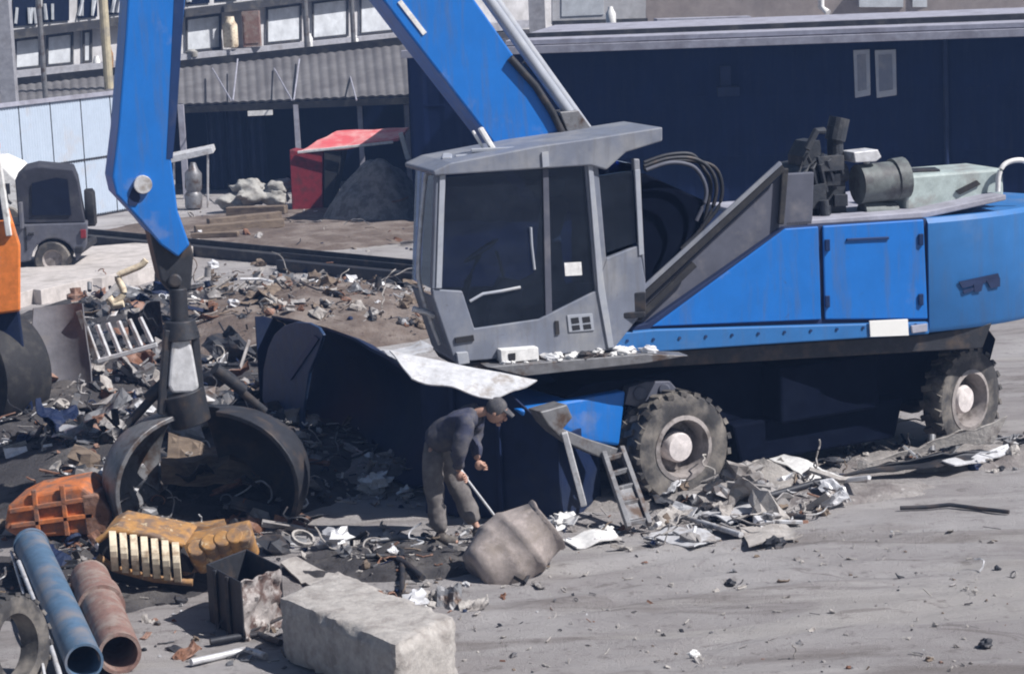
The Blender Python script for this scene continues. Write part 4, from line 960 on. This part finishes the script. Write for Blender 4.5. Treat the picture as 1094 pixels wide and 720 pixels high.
tyre_mb(wc, wa, RL * 1.04, RL * 1.05, RL * .5, 0).build('tyre', mt_black, w, 0, 40)
b = MB(); b.lathe([(RL * .5, -.2), (RL * .5, .15), (RL * .42, .14), (RL * .3, .02), (.12, .02), (.12, .1)], wc, wa, 24); b.build('rim', mt_navy, w, 0, 40)

pyy = G(60, 446).y
PC = [(28, 335), (82, 329), (102, 438), (52, 440)]
def pfn(u, v):
    a = V3((28 + 56 * u + 16 * v * u + 22 * v * (1 - u) ** 1 * v, 334 - 5 * u + 106 * v, 0)); p = D(a.x, a.y, pyy)
    return p + V3((0, .35 * (1 - 4 * (u - .5) ** 2) * .4 + .35 * (1 - v), 0)) + nzv(p, 1.4, .04)
one('scrap_sheet', MB().surf(pfn, 12, 12, .02), M('dull_grey_panel', (.13, .128, .145), (.16, .15, .15), (.5, .7), 2.5, .7, bump=.1), 'dull grey bent metal panel leaning beside the orange loader', 'metal panel', smooth=50)
# ------------------------------------------------------------------ background left
# jeep
jy = G(58, 297).y
jp = thing('off_road_car', 'slate grey off-road car with dark soft top parked before the white fence', 'car', G(20, 297))
JV = V3((-.25, 1.5, 0))
b = MB(); arch = [(57 + 24 * math.cos(math.radians(t)), 279 - 24 * math.sin(math.radians(t))) for t in range(0, 181, 15)]
arch2 = [(-72 + 24 * math.cos(math.radians(t)), 287 - 24 * math.sin(math.radians(t))) for t in range(0, 181, 15)]
b.prism([D(x, y, jy) for x, y in [(94, 238), (93, 262), (84, 277)] + arch + [(20, 281), (-40, 286)] + arch2 + [(-104, 284), (-106, 256), (-40, 250), (-34, 245), (22, 240)]], JV)
b.build('body', mt_jeep, jp, .03)
b = MB(); b.prism([D(x, y, jy + .03) for x, y in [(20, 239), (16, 192), (26, 182), (40, 178.5), (78, 182), (83, 194), (91, 238)]], JV * .96); b.build('soft_top', mt_cloth_dk, jp, .02)
b = MB(); b.prism([D(x, y, jy) for x, y in [(34, 230), (34, 196), (60, 190), (72, 192), (76, 230)]], V3((0, .02, 0))); b.build('window', mt_glass, jp)
b = MB(); b.beam(D(22, 216, jy - .02), D(24, 244, jy - .02), .2, .06); b.build('door_frame', mt_jeep, jp, .01)
b = MB(); b.prism([D(x, y, jy - .012) for x, y in [(26, 243), (27, 268), (29, 268), (28, 243)]], V3((0, .02, 0))); b.build('door_seam', mt_black, jp)
b = MB(); b.box(D(89, 250, jy - .02), (.1, .05, .16)); b.build('tail_lamp', mt_redd, jp, .01)
b = MB(); b.box(D(92, 262, jy + .7), (.14, 1.6, .12)); b.build('bumper', mt_black, jp, .02)
b = MB(); b.tube([D(x, y, jy - .05) for x, y in [(12, 218), (8, 214), (6, 206)]], .03); b.box(D(6, 202, jy - .08), (.16, .05, .2)); b.build('mirror', mt_black, jp, .01)
b = MB(); b.tube([D(x, y, jy - .02) for x, y in [(30, 251), (36, 250)]], .025); b.build('door_handle', mt_black, jp)
b = MB(); b.lathe([(.33, -.3 * 0), (.36, .04), (.36, .16), (.3, .2), (.1, .2)], D(91, 222, jy + .8), V3((1, .15, 0)), 24); b.build('spare_wheel', mt_black, jp, 0, 40)
for x, y in ((57, 277), (-72, 285)):
    c = D(x, y, jy + .1); R = 20 / FPX * jy
    w = bpy.data.objects.new('wheel', None); COL.objects.link(w); w.parent = jp; w.location = c - jp.location
    ax = V3((0, -1, 0)); MB().lathe([(R * .55, -.1), (R * .9, -.11), (R, -.06), (R, .06), (R * .9, .11), (R * .55, .1)], c, ax, 28, closed=True).build('tyre', mt_tyre, w, 0, 40)
    MB().lathe([(R * .56, -.08), (R * .56, .08), (R * .45, .03), (R * .15, .05)], c, ax, 24).build('rim', mt_rim, w, 0, 40)
    MB().lathe([(R * .56, -.08), (R * .56, .08), (R * .45, .03), (R * .15, .05)], c + V3((-.2, 1.3, 0)), -ax, 24).build('rim', mt_rim, w, 0, 40)
    MB().lathe([(R * .55, -.1), (R * .9, -.11), (R, -.06), (R, .06), (R * .9, .11), (R * .55, .1)], c + V3((-.2, 1.3, 0)), ax, 28, closed=True).build('tyre', mt_tyre, w, 0, 40)
# white car roof behind
vy = jy + 3.6
vc = thing('white_car', 'white car half hidden behind the off-road car at the left edge', 'car', D(-30, 250, vy))
b = MB(); b.prism([D(x, y, vy) for x, y in [(-120, 172), (-14, 170), (4, 178), (22, 196), (24, 234), (-120, 240)]], V3((.2, 1.2, 0))); b.build('body', mt_white, vc, .04)
b = MB(); b.prism([D(x, y, vy - .01) for x, y in [(-60, 176), (-16, 175), (-2, 190), (-60, 196)]], V3((0, .02, 0))); b.build('window', mt_glass, vc)
for x in (8, -90):
    MB().lathe([(.0, -.1), (.28, -.1), (.3, 0), (.28, .1), (0, .1)], D(x, 236, vy), V3((0, -1, 0)), 20).build('wheel', mt_tyre, vc, 0, 40)

# white fence running away to the right
f0_, f1_ = G(-40, 258), G(156, 222)
fl = (f1_ - f0_); FL = fl.length; fl.normalize(); fn_ = V3((fl.y, -fl.x, 0)); FH = 2.75
fe = thing('fence', 'white corrugated sheet fence with dark seams behind the off-road car', 'fence', f0_)
NP = 6
for i in range(NP):
    for z0, z1 in ((.05, 1.32), (1.36, FH)):
        def ff(u, v, i=i, z0=z0, z1=z1):
            s_ = (i + .012 + .976 * u) * FL / NP
            return f0_ + fl * s_ + ZX * (z0 + (z1 - z0) * v) + fn_ * (.012 * math.sin(u * 24 * PI))
        MB().surf(ff, 48, 1, .006).build('panel', mt_fence, fe, 0, 60)
b = MB()
for i in range(NP + 1): b.beam(f0_ + fl * (i * FL / NP) - fn_ * .06, f0_ + fl * (i * FL / NP) - fn_ * .06 + ZX * FH, .09, .09)
for z in (1.34, .04): b.beam(f0_ + ZX * z - fn_ * .02, f1_ + ZX * z - fn_ * .02, .05, .06)
b.build('frame', mt_dksteel, fe)
b = MB(); b.beam(f0_ + ZX * (FH + .04), f1_ + ZX * (FH + .04), .12, .09); b.build('top_rail', mt_eave, fe)

# long lean-to shed
LR = [D(-60, 124, 59.5), D(440, 103, 56.5), D(434, 49, 60.5), D(-60, 101, 63)]
sh = thing('shed', 'long grey lean-to shed with open dark front behind the scrap', 'shed', G(300, 214))
def rfn2(u, v):
    p = (LR[0] * (1 - u) + LR[1] * u) * (1 - v) + (LR[3] * (1 - u) + LR[2] * u) * v
    return p + ZX * (.012 * math.sin(u * 330))
MB().surf(lambda u, v: rfn2(v, u), 4, 700, .05).build('roof', mt_roof, sh, 0, 60)
b = MB(); b.beam(LR[3] + ZX * .1, LR[2] + ZX * .1, .15, .26); b.build('ridge_beam', mt_beam, sh)
b = MB(); b.beam(LR[0] - ZX * .1, LR[1] - ZX * .1, .1, .16); b.build('eave_beam', mt_beam, sh)
b = MB(); b.prism([V3((LR[0].x, LR[0].y + 3, 0)), V3((LR[1].x, LR[1].y + 3, 0)), V3((LR[1].x, LR[1].y + 3, LR[1].z + .6)), V3((LR[0].x, LR[0].y + 3, LR[0].z + .2))], V3((0, .1, 0))); b.build('back_wall', mt_wall, sh)
for x, w_ in ((193, .14), (316, .12), (384, .12), (434, .12)):
    p = D(x, 112, 57.2); b = MB(); b.beam(V3((p.x, p.y, 0)), V3((p.x, p.y, p.z)), w_, w_); b.build('post', mt_eave, sh)
p = V3((LR[1].x, LR[1].y, 0)); b = MB(); b.prism([p + V3((-.02, .2, 0)), p + V3((-.02, 3, 0)), V3((p.x - .02, p.y + 3, LR[1].z + .55)), V3((p.x - .02, p.y + .2, LR[1].z - .05))], V3((.04, 0, 0))); b.build('side_wall', mt_wall, sh)
for x0, x1 in ((222, 240), (243, 262), (265, 284)):
    b = MB(); p = D(x0, 150, 58.6); q = D(x1, 150, 58.6)
    b.surf(lambda u, v: V3((p.x + (q.x - p.x) * u, 58.6 + .05 * math.sin(u * 14), .05 + 1.95 * v)), 16, 1, .02); b.build('curtain', mt_navy, sh, 0, 60)
b = MB(); b.box(D(278, 121, 56.9), (.6, .05, .12)); b.build('lamp', mt_white, sh)
b = MB()
for x0, x1, x2 in ((227, 247, 254), (293, 312, 320), (372, 381, 388)):
    for xa, xb in ((x0, x1), (x1 + 2, x2)):
        pa = D(xa, 76 if xa < x1 else 110, 60 if xa < x1 else 57); pb = D(xb, 110 if xa < x1 else 66, 54.6 if xa < x1 else 60.2); b.tube([pa + ZX * .06, pb + ZX * .06], .02, 6)
b.build('stay_wire', mt_eave, sh)

# stuff under the shed front
by_ = 53.2
aw = thing('red_awning', 'tilted red sheet awning propped on a dark red panel before the shed', 'awning', G(345, 214))
b = MB(); A0, A1, A2, A3 = D(318, 163, by_), D(418, 152, by_ - .3), D(437, 136, by_ + 1.0), D(360, 140, by_ + 1.2)
A1 = D(425, 148, by_ - .2); b.surf(lambda u, v: (A0 * (1 - u) + A1 * u) * (1 - v) + (A3 * (1 - u) + A2 * u) * v + ZX * .05 * noise.noise(V3((u * 3, v * 3, 0))), 10, 8, .06)
b.build('sheet', mt_red, aw, 0, 40)
b = MB(); b.prism([D(x, y, by_) for x, y in [(309, 160), (334, 164), (345, 162), (345, 227), (312, 227)]], V3((.1, .5, 0))); b.build('panel', mt_redd, aw, .02)
b = MB(); b.prism([D(x, y, by_ - .03) for x, y in [(346, 163), (366, 160), (352, 227), (346, 227)]], V3((.1, .5, 0))); b.build('side_panel', mt_black, aw, .02)
b = MB(); b.beam(D(428, 142, by_ - .1), D(436, 170, by_ - .1), .14, .1); b.beam(D(318, 163, by_ - .06), D(420, 152, by_ - .3), .06, .06); b.build('prop', mt_white, aw, .01)
for i, (x, y, r) in enumerate(((253, 216, .28), (272, 208, .34), (291, 210, .32), (264, 199, .22), (300, 200, .24))):
    p = D(x, y, by_ + .3); b = MB(); b.ball(p, (r * 1.5, r, r * .7), Matrix.Rotation(i, 3, 'Z'), .5, i, 28, 20); b.v = [v + nzv(v, 7, .045) + nzv(v, 16, .018) for v in b.v]
    one('sack', b, mt_sack, ['pale sack at the lower left of the sack pile by the red awning', 'largest pale sack in the middle of the sack pile', 'pale sack beside the dark red panel', 'small pale sack on top at the left of the pile', 'small pale sack on top at the right of the pile'][i], 'sack', 'sacks piled before the shed', smooth=60)
for i, (x0, y0, x1, y1, r) in enumerate(((208, 246, 303, 238, .12), (222, 238, 300, 230, .11), (243, 226, 306, 224, .12), (205, 252, 255, 250, .07))):
    p0, p1 = G(x0, y0, .12 + .05 * i), G(x1, y1, .14 + .05 * i); b = MB(); b.beam(p0, p1, r * 2, r * 1.6)
    one('timber_beam', b, mt_wood, ['lowest brown beam of the timber stack before the shed', 'middle brown beam of the timber stack', 'top brown beam of the timber stack under the sacks', 'thin loose lath in front of the timber stack'][i], 'beam', 'timber stack before the shed', bevel=.02)
py_ = G(207, 224).y
b = MB(); b.lathe([(.12, 0), (.2, .05), (.21, .35), (.16, .42), (.2, .5), (.2, .85), (.12, .95), (.06, 1.1)], G(207, 224), V3((.05, 0, 1)), 16)
one('rusty_bottle', b, mt_steel, 'upright grey metal cylinder standing right of the stick', 'cylinder', smooth=50)
b = MB(); b.prism([D(x, y, py_) for x, y in [(178, 168), (226, 158), (228, 164), (180, 175)]], V3((0, .5, .05))); b.beam(D(186, 172, py_ + .2), G(186, 224), .05, .05); b.beam(D(222, 162, py_ + .2), G(222, 222), .05, .05)
one('workbench', b, mt_bright, 'pale narrow table standing right of the stick before the shed', 'table', bevel=.01)
for i, (x0, y0, x1, y1, w_, mm_, lb) in enumerate(((92, 256, 448, 292, .16, mt_beam, 'long black steel beam lying across the yard behind the rubble'), (300, 283, 448, 298, .14, mt_dksteel, 'shorter dark beam lying in front of the long black beam'))):
    p0, p1 = G(x0, y0, .1), G(x1, y1, .1); b = MB(); b.beam(p0, p1, .22, .2); b.beam(p0 + V3((0, .25, .05)), p1 + V3((0, .25, .05)), .05, .3)
    one('steel_beam', b, mm_, lb, 'beam', bevel=.01)

# ------------------------------------------------------------------ back facade
fa, fb = D(-60, 60, 62), D(640, 20, 82)
fv = (fb - fa); fv.z = 0; fnn = V3((fv.y, -fv.x, 0)).normalized()
def F(px, py, o=0): return PL(px, py, fa + fnn * o, fnn)
bd = thing('pale_building', 'pale grey building with dark ledges and window panels at the back', 'building', V3((fa.x, fa.y, 0)))
def ground0(p): return V3((p.x, p.y, 0))
w0, w1 = F(-120, 60), F(700, 60)
b = MB(); b.prism([ground0(w0), ground0(w1), V3((w1.x, w1.y, 9)), V3((w0.x, w0.y, 9))], -fnn * 6); b.build('wall', mt_pale, bd)
yt = lambda x: 39 - .125 * x
yl_ = lambda x: 92 - .102 * x
b = MB(); b.beam(F(-60, yt(-60), .25), F(420, yt(420), .25), .4, .22); b.build('ledge', mt_beam, bd)
b = MB(); b.beam(F(-60, yl_(-60), .35), F(560, yl_(560), .35), .7, .20); b.build('ledge', mt_beam, bd)
b = MB(); b.beam(F(-60, yl_(-60) - 9, .3), F(560, yl_(560) - 9, .3), .5, .26); b.build('sill_band', mt_post, bd)
WN = [(15, 44), (49, 78), (88, 98), (198, 236), (284, 322), (333, 372), (384, 426), (434, 470)]
for x0, x1 in WN:
    fr_ = MB().prism([F(x0, yt(x0) + 5, .05), F(x0, yl_(x0) - 15, .05), F(x1, yl_(x1) - 15, .05), F(x1, yt(x1) + 5, .05)], -fnn * .06).build('window', mt_pane, bd)
    ring([F(x0, yt(x0) + 5, .07), F(x0, yl_(x0) - 15, .07), F(x1, yl_(x1) - 15, .07), F(x1, yt(x1) + 5, .07)], .07, fnn * .03).build('frame', mt_beam, fr_)
for x0, x1 in ((14, 40), (47, 74), (84, 104), (112, 130), (200, 224), (230, 254), (262, 300)):
    y1 = yt((x0 + x1) / 2) - 7
    MB().prism([F(x0, y1, .05), F(x1, y1 - 2, .05), F(x1, y1 - 40, .05), F(x0, y1 - 38, .05)], -fnn * .06).build('window', mt_glass, bd)
    b = MB(); random.seed(x0)
    for k_ in range(4): 
        xx = x0 + (x1 - x0) * random.random(); b.beam(F(xx, y1 - 3, .1), F(xx + random.uniform(-4, 4), y1 - 20, .1), random.uniform(.05, .16), .05)
    b.build('shutter_bar', mt_pane, bd)
def upright(name, x, ytop, ybot, w_, mat, label, cat, o=.9, group=None, round_=True):
    p0, p1 = F(x, ybot, o), F(x + (ytop - ybot) * .045, ytop, o); b = MB()
    if round_: b.cyl(p0, p1, w_ / 2, n=14)
    else: b.beam(p0, p1, w_, w_)
    return b
def full_post(name, x, yref, w_, mat, label, dep, top=9, rnd=False):
    p = D(x, yref, dep); b = MB(); p0, p1 = V3((p.x, p.y, 0)), V3((p.x, p.y, top))
    if rnd: b.cyl(p0, p1, w_ / 2, n=12)
    else: b.beam(p0, p1, w_, w_)
    return one(name, b, mat, label, 'post')
full_post('concrete_post', 7, 60, .36, mt_post, 'thick grey post at the far left standing before the pale building', 57)
full_post('utility_pole', 43, 30, .14, mt_steel, 'thin grey pole in front of the left windows of the building', 59.5, rnd=True)
full_post('utility_pole', 327, 30, .16, mt_steel, 'thin grey pole left of the boom above the shed roof', 66, rnd=True)
full_post('utility_pole', 377, 30, .14, mt_steel, 'thinnest grey pole just left of the boom', 67, rnd=True)
full_post('yellow_pipe', 112, 30, .24, mt_tan_pipe, 'cream yellow vertical pipe left of the stick', 60.5, rnd=True)
full_post('concrete_post', 574, 25, .42, mt_post, 'grey post rising right of the boom behind the navy warehouse', 62)
IT = [(247, 18, 51, .44, mt_cream, 'cream drum standing on the ledge left of the red cabinet', 'drum'), (270, 12, 50, .5, mt_rustpink, 'reddish cabinet on the ledge beside the cream drum', 'cabinet'),
      (331, 36, 55, .22, mt_white, 'white bottle on the ledge under the thin pole', 'bottle'), (379, 38, 52, .26, mt_white, 'white can on the ledge near the boom', 'can'),
      (205, 53, 61, .35, mt_sack, 'low white bundle on the ledge right of the stick', 'bundle'), (118, 50, 76, .22, mt_yellow, 'ochre bottle on the ledge left of the stick', 'bottle'), (104, 60, 76, .2, mt_white, 'white tin on the ledge left of the ochre bottle', 'tin')]
for x, y0, y1, w_, mm_, lb, ct in IT:
    p0 = F(x, y1, .45); hgt = (F(x, y0, .45) - p0).z; b = MB()
    if ct == 'cabinet': b.box(p0 + ZX * hgt / 2, (w_, .4, hgt)); b.box(p0 + ZX * hgt / 2 - V3((0, .21, 0)), (w_ * .8, .02, hgt * .8))
    else: b.lathe([(w_ * .45, 0), (w_ * .5, .05), (w_ * .5, hgt * .72), (w_ * .34, hgt * .85), (w_ * .3, hgt)], p0, ZX, 16)
    one(ct, b, mm_, lb, ct, smooth=45)

# ------------------------------------------------------------------ navy warehouse
wl, wr = D(437, 100, 49.5), D(1240, 60, 46.5)
wv = (wr - wl); wv.z = 0; WLn = wv.length; wv.normalize(); wn = V3((wv.y, -wv.x, 0))
wl.z = wr.z = 0
def WP(px, py, o=0): return PL(px, py, wl + wn * o, wn)
WH = WP(800, 40).z
wh = thing('warehouse', 'long dark navy clad warehouse with a pale eave behind the blue machine', 'building', wl)
MB().surf(lambda u, v: wl + wv * (WLn * v) + ZX * (WH * u) + wn * (.009 * math.copysign(min(1, abs(math.sin(v * WLn * 9)) * 2.2), math.sin(v * WLn * 9))), 1, 900, .02).build('wall', mt_wall, wh, 0, 20)
b = MB()
for z in (1.25, 2.5): b.beam(wl + ZX * z + wn * .02, wr + ZX * z + wn * .02, .02, .03)
b.build('girt', mt_wall, wh)
b = MB(); q = WP(1010, 60, .1); b.tube([V3((q.x, q.y, WH - .1)), V3((q.x, q.y, 0))], .05, 10); b.build('downpipe', mt_navy, wh, 0, 60)
b = MB(); b.prism([wl + wn * -.05, wl - wn * 9, wl - wn * 9 + ZX * WH, wl - wn * .05 + ZX * WH], wv * .05); b.build('side_wall', mt_wall, wh)
b = MB(); q0, q1 = wl + ZX * (WH + .02) + wn * .45 + wv * 2.2, wr + ZX * (WH + .02) + wn * .45
b.prism([q0, q1, q1 - wn * 6 + ZX * .1, q0 - wn * 6 + ZX * .1], ZX * .10); b.build('roof', mt_eave, wh, .01)
b = MB(); b.beam(wl + ZX * (WH - .08) + wn * .5, wr + ZX * (WH - .08) + wn * .5, .10, .16); b.build('gutter', mt_eave, wh, .01)
b = MB(); b.beam(wl + ZX * (WH + .16) + wv * 2.2 - wn * .6, wr + ZX * (WH + .2) - wn * .6, .4, .12); b.build('roof_ridge', mt_beam, wh)
for xs_ in ((911.5, 929), (934.5, 957)):
    x0, x1 = xs_; fr_ = MB().prism([WP(x0, 54, .09), WP(x1, 53, .09), WP(x1 + 1, 102, .09), WP(x0 + 2, 105, .09)], -wn * .08).build('window', mt_cab_pale, wh, .012)
    MB().prism([WP(x0 + 4, 59, .1), WP(x1 - 4, 58, .1), WP(x1 - 3, 96, .1), WP(x0 + 5, 98, .1)], -wn * .02).build('pane', mt_cab, fr_)
b = MB(); b.box(WP(775, 84, .06), (.22, .12, .5)); b.box(WP(778, 98, .1), (.45, .16, .2)); b.build('fuse_box', mt_navy, wh, .01)
# tan building behind it
tb = thing('tan_building', 'tan rendered building seen above the warehouse roof at upper right', 'building', D(760, 60, 64))
tl, tr = D(690, 0, 64), D(1300, 0, 62)
b = MB(); b.prism([ground0(tl), ground0(tr), V3((tr.x, tr.y, 8)), V3((tl.x, tl.y, 8))], V3((0, 5, 0))); b.build('wall', mt_tan, tb)
for x0, x1, mm_ in ((918, 965, mt_pane), (975, 1010, mt_pane), (1020, 1060, mt_glass)):
    MB().prism([D(x0, -20, 63.0), D(x1, -20, 63.0), D(x1, 8, 63.0), D(x0, 8, 63.0)], V3((0, .9, 0))).build('window', mm_, tb)
b = MB(); b.tube([D(877, -30, 63), D(877, 8, 63), D(885, 14, 62.8)], .09); b.build('drain_pipe', mt_white, tb, 0, 60)
b = MB(); b.prism([D(590, -30, 60), D(690, -30, 60), D(690, 24, 60), D(590, 27, 60)], V3((0, 1, 0)))
fx2 = thing('roof_cabin', 'grey panelled cabin on the warehouse roof right of the boom', 'cabin', D(640, 27, 60)); b.build('wall', mt_pale, fx2)
MB().prism([D(600, -20, 59.98), D(645, -20, 59.98), D(645, 16, 59.98), D(600, 18, 59.98)], V3((0, .05, 0))).build('window', mt_pane, fx2)
b = MB(); b.beam(D(590, 27, 59.9), D(692, 24, 59.9), .1, .2); b.build('base_beam', mt_beam, fx2)
rp0 = D(653, 30, 56); b = MB(); b.lathe([(.10, 0), (.12, .04), (.12, .34), (.07, .42), (.05, .5)], rp0, ZX, 14); one('bottle', b, mt_white, 'white bottle standing on the warehouse roof before the grey cabin', 'bottle', smooth=45)
for i, (x0, x1, y, lb) in enumerate(((700, 800, 23, 'long pale board lying on the warehouse roof below the tan wall'), (805, 900, 22, 'second pale board on the roof right of the long board'), (1000, 1090, 30, 'pale board on the warehouse roof at the right edge'))):
    b = MB(); b.beam(D(x0, y, 55), D(x1, y - 3, 55.2), .5, .12); one('roof_board', b, mt_eave, lb, 'board', 'boards on the warehouse roof', bevel=.01)

# ------------------------------------------------------------------ loose debris nobody could count
mt_dustsheet = M('dust_coated_sheet', (.30, .285, .28), (.17, .15, .14), (.45, .65), 5, .8, bump=.2)
PALD = [mt_dustsheet, mt_bright, mt_steel, mt_dksteel, mt_rust, mt_stone, mt_navy, mt_wood]
def scatter(px_poly_box, n, size, weights, seed, label, lim=None):
    rnd = random.Random(seed); b = MB(); x0, y0, x1, y1 = px_poly_box
    for i in range(n):
        for _ in range(20):
            px, py = rnd.uniform(x0, x1), rnd.uniform(y0, y1)
            if lim is None or lim(px, py): break
        p = G(px, py); z = hz(p.x, p.y); s_ = size[0] * (size[1] / size[0]) ** (rnd.random() ** 2)
        mi = rnd.choices(range(len(PALD)), weights)[0]
        R = Matrix.Rotation(rnd.uniform(0, 6.3), 3, 'Z') @ Matrix.Rotation(rnd.gauss(0, .45), 3, 'X') @ Matrix.Rotation(rnd.gauss(0, .35), 3, 'Y')
        c = V3((p.x, p.y, z + s_ * .18)); k = rnd.random(); sd = rnd.uniform(0, 99)
        if k < .10:                                     # springy wire or cable
            s_ = min(s_, .2); pts = [c]; dv = V3((rnd.gauss(0, 1), rnd.gauss(0, 1), .4)).normalized()
            for _ in range(9):
                dv = (dv + V3((rnd.gauss(0, .6), rnd.gauss(0, .6), rnd.gauss(-.06, .3)))).normalized(); q = pts[-1] + dv * s_ * .42
                q.z = max(q.z, hz(q.x, q.y) + .01); pts.append(q)
            b.tube(cr(pts, 3), .006 + s_ * .018, 5, mi)
        elif k < .17:                                   # ring, hoop or short pipe
            s_ = min(s_, .2); ax_ = R @ V3((0, 0, 1)); ro = s_ * rnd.uniform(.35, .6); L = s_ * rnd.choice((.12, .2, .9))
            b.pipe(c + V3((0, 0, ro * .3)), c + V3((0, 0, ro * .3)) + ax_ * L, ro * (.5 if L > s_ * .5 else 1), ro * (.42 if L > s_ * .5 else .8), 14, mi)
        elif k < .26:                                   # crushed plate
            L, Wd = s_ * rnd.uniform(1.2, 2.2), s_ * rnd.uniform(.8, 1.4)
            b.surf(lambda u, v: c + V3((0, 0, s_ * .1)) + R @ V3(((u - .5) * L, (v - .5) * Wd, s_ * .5 * noise.noise(V3((u * 2.2, v * 2.2, sd))) + s_ * .25 * abs(noise.noise(V3((u * 5, v * 5, sd)))))), 9, 7, .012, mi)
        elif k < .42:
            L, Wd = s_ * rnd.uniform(.8, 1.6), s_ * rnd.uniform(.35, .9); bend = rnd.uniform(-.5, .5)
            b.surf(lambda u, v: c + R @ V3(((u - .5) * L, (v - .5) * Wd * (1 - .4 * u * rnd.random() * 0), bend * L * (u - .5) ** 2 + s_ * .14 * noise.noise(V3((u * 3, v * 3, sd))))), 4, 3, .01, mi)
        elif k < .60:
            L = s_ * rnd.uniform(1.2, 2.6); r = s_ * rnd.uniform(.04, .09)
            b.tube([c + R @ V3((-L / 2, 0, 0)), c + R @ V3((0, rnd.uniform(-.15, .15) * L, 0)), c + R @ V3((L / 2, 0, rnd.uniform(-.05, .1) * L))], r, 5, mi)
        elif k < .72:
            L = s_ * rnd.uniform(.8, 1.8); b.box(c, (L, s_ * .25, s_ * .08), R, mi); b.box(c + R @ V3((0, s_ * .12, s_ * .12)), (L * .98, s_ * .06, s_ * .2), R, mi)
        else:
            b.ball(c, (s_ * .5, s_ * .4, s_ * .3), R, .9, sd, 7, 5, mi, 2.0)
    o = one('scrap_debris', b, PALD, label, 'debris', kind='stuff'); return o
#                        bright white steel dk  rust stone navy wood
scatter((60, 390, 330, 600), 620, (.05, .42), [2, 1.5, 4, 7, 3, 2, 2, 1], 11, 'mixed dark and pale scrap bits strewn round the grab')
scatter((0, 425, 130, 520), 240, (.05, .26), [2, 3, 4, 6, 2, 2, 2, 1], 12, 'glinting scrap bits in the shade below the loader')
scatter((0, 560, 120, 650), 170, (.05, .24), [1, 1, 3, 6, 4, 1, 1, 2], 13, 'dark scrap bits around the blue and rusty pipes')
scatter((205, 292, 452, 362), 460, (.05, .34), [5, 1.5, 2, 3, 2, 3, 1, 5], 14, 'brown rubble bits scattered behind the tank shell')
scatter((290, 470, 450, 540), 240, (.04, .22), [3, 3, 3, 2, 1, 5, 1, 1], 15, 'pale rubble bits in front of the tank shell')
scatter((690, 500, 905, 590), 190, (.05, .30), [4, 2.5, 4, 4, 1, 5, 1, 1], 16, 'torn sheet bits strewn in front of the front wheel', lambda x, y: y < 600 - .35 * abs(x - 740) and y > 545 - .28 * (x - 690))
scatter((890, 468, 1092, 505), 90, (.05, .24), [3, 2, 3, 4, 1, 5, 1, 1], 17, 'scrap bits strewn below the rear wheel')
scatter((370, 565, 510, 660), 150, (.04, .20), [2, 1.5, 3, 5, 1, 4, 1, 1], 18, 'dark and pale bits around the feet of the worker')
scatter((590, 550, 700, 590), 50, (.04, .16), [2, 3, 3, 2, 1, 4, 1, 1], 19, 'small bits around the stabilizer foot')
scatter((470, 565, 1092, 719), 520, (.008, .075), [2, .3, 1, 1.4, .6, 5, 0, 1], 20, 'pebbles and crumbs on the bare yard ground')
scatter((80, 305, 200, 420), 240, (.08, .5), [.6, .6, 3, 9, 2, 1, 4, 1], 21, 'dark scrap bits under the edge of the concrete slab')
scatter((150, 640, 310, 719), 60, (.03, .16), [1, 1, 3, 4, 2, 3, 0, 1], 22, 'small bits on the ground around the steel box')
scatter((205, 300, 300, 470), 200, (.05, .4), [4, 1, 3, 6, 2, 2, 1, 2], 34, 'dark scrap bits between the grab and the tank shell')
scatter((200, 225, 450, 292), 70, (.05, .3), [1, 1, 2, 3, 3, 3, 1, 2], 23, 'loose bits on the dirt before the shed')
scatter((50, 395, 330, 570), 70, (.25, .62), [5, 1, 3, 8, 3, 1, 2, 1], 31, 'crushed dark plates lying round the grab')
scatter((0, 390, 210, 445), 50, (.25, .6), [3, 1, 3, 8, 2, 1, 3, 1], 32, 'larger dark plates and pipes on the shaded heap at left')
scatter((690, 505, 900, 575), 30, (.2, .5), [6, 3, 2, 2, 0, 4, 0, 1], 33, 'larger torn plates in front of the front wheel', lambda x, y: y < 590 - .33 * abs(x - 740) and y > 548 - .28 * (x - 690))
# rags of scrap on the deck of the handler
rnd = random.Random(5); b = MB()
for i in range(46):
    x = rnd.uniform(540, 700); y = 395 - (x - 520) * .085 + rnd.uniform(-4, 0); p = S(x, y, -.26 + rnd.random() * .3); s_ = rnd.uniform(.04, .13)
    p.z = S(x, 394 - (x - 520) * .082, -.28).z + .015 + s_ * .2
    b.ball(p, (s_ * .8, s_ * .5, s_ * .3), Matrix.Rotation(rnd.random() * 6, 3, 'Z'), .9, i, 8, 6, rnd.choice((0, 0, 1, 2)), 2)
one('deck_debris', b, [mt_white, mt_bright, mt_dksteel], 'white scrap bits piled along the deck edge below the cab', 'debris', kind='stuff')

# ------------------------------------------------------------------ added blue haze volume that lifts the shadows
hv = bpy.data.materials.new('shadow_lift_haze'); hv.use_nodes = True; n = hv.node_tree.nodes; n.remove(n['Principled BSDF'])
pv = n.new('ShaderNodeVolumePrincipled'); pv.inputs['Color'].default_value = (.30, .50, 1.0, 1); pv.inputs['Density'].default_value = .0013; pv.inputs['Anisotropy'].default_value = 0
hv.node_tree.links.new(pv.outputs[0], n['Material Output'].inputs['Volume'])
b = MB(); b.box((0, 340, 6.5), (820, 740, 16)); tag(b.build('haze', hv), kind='stuff')
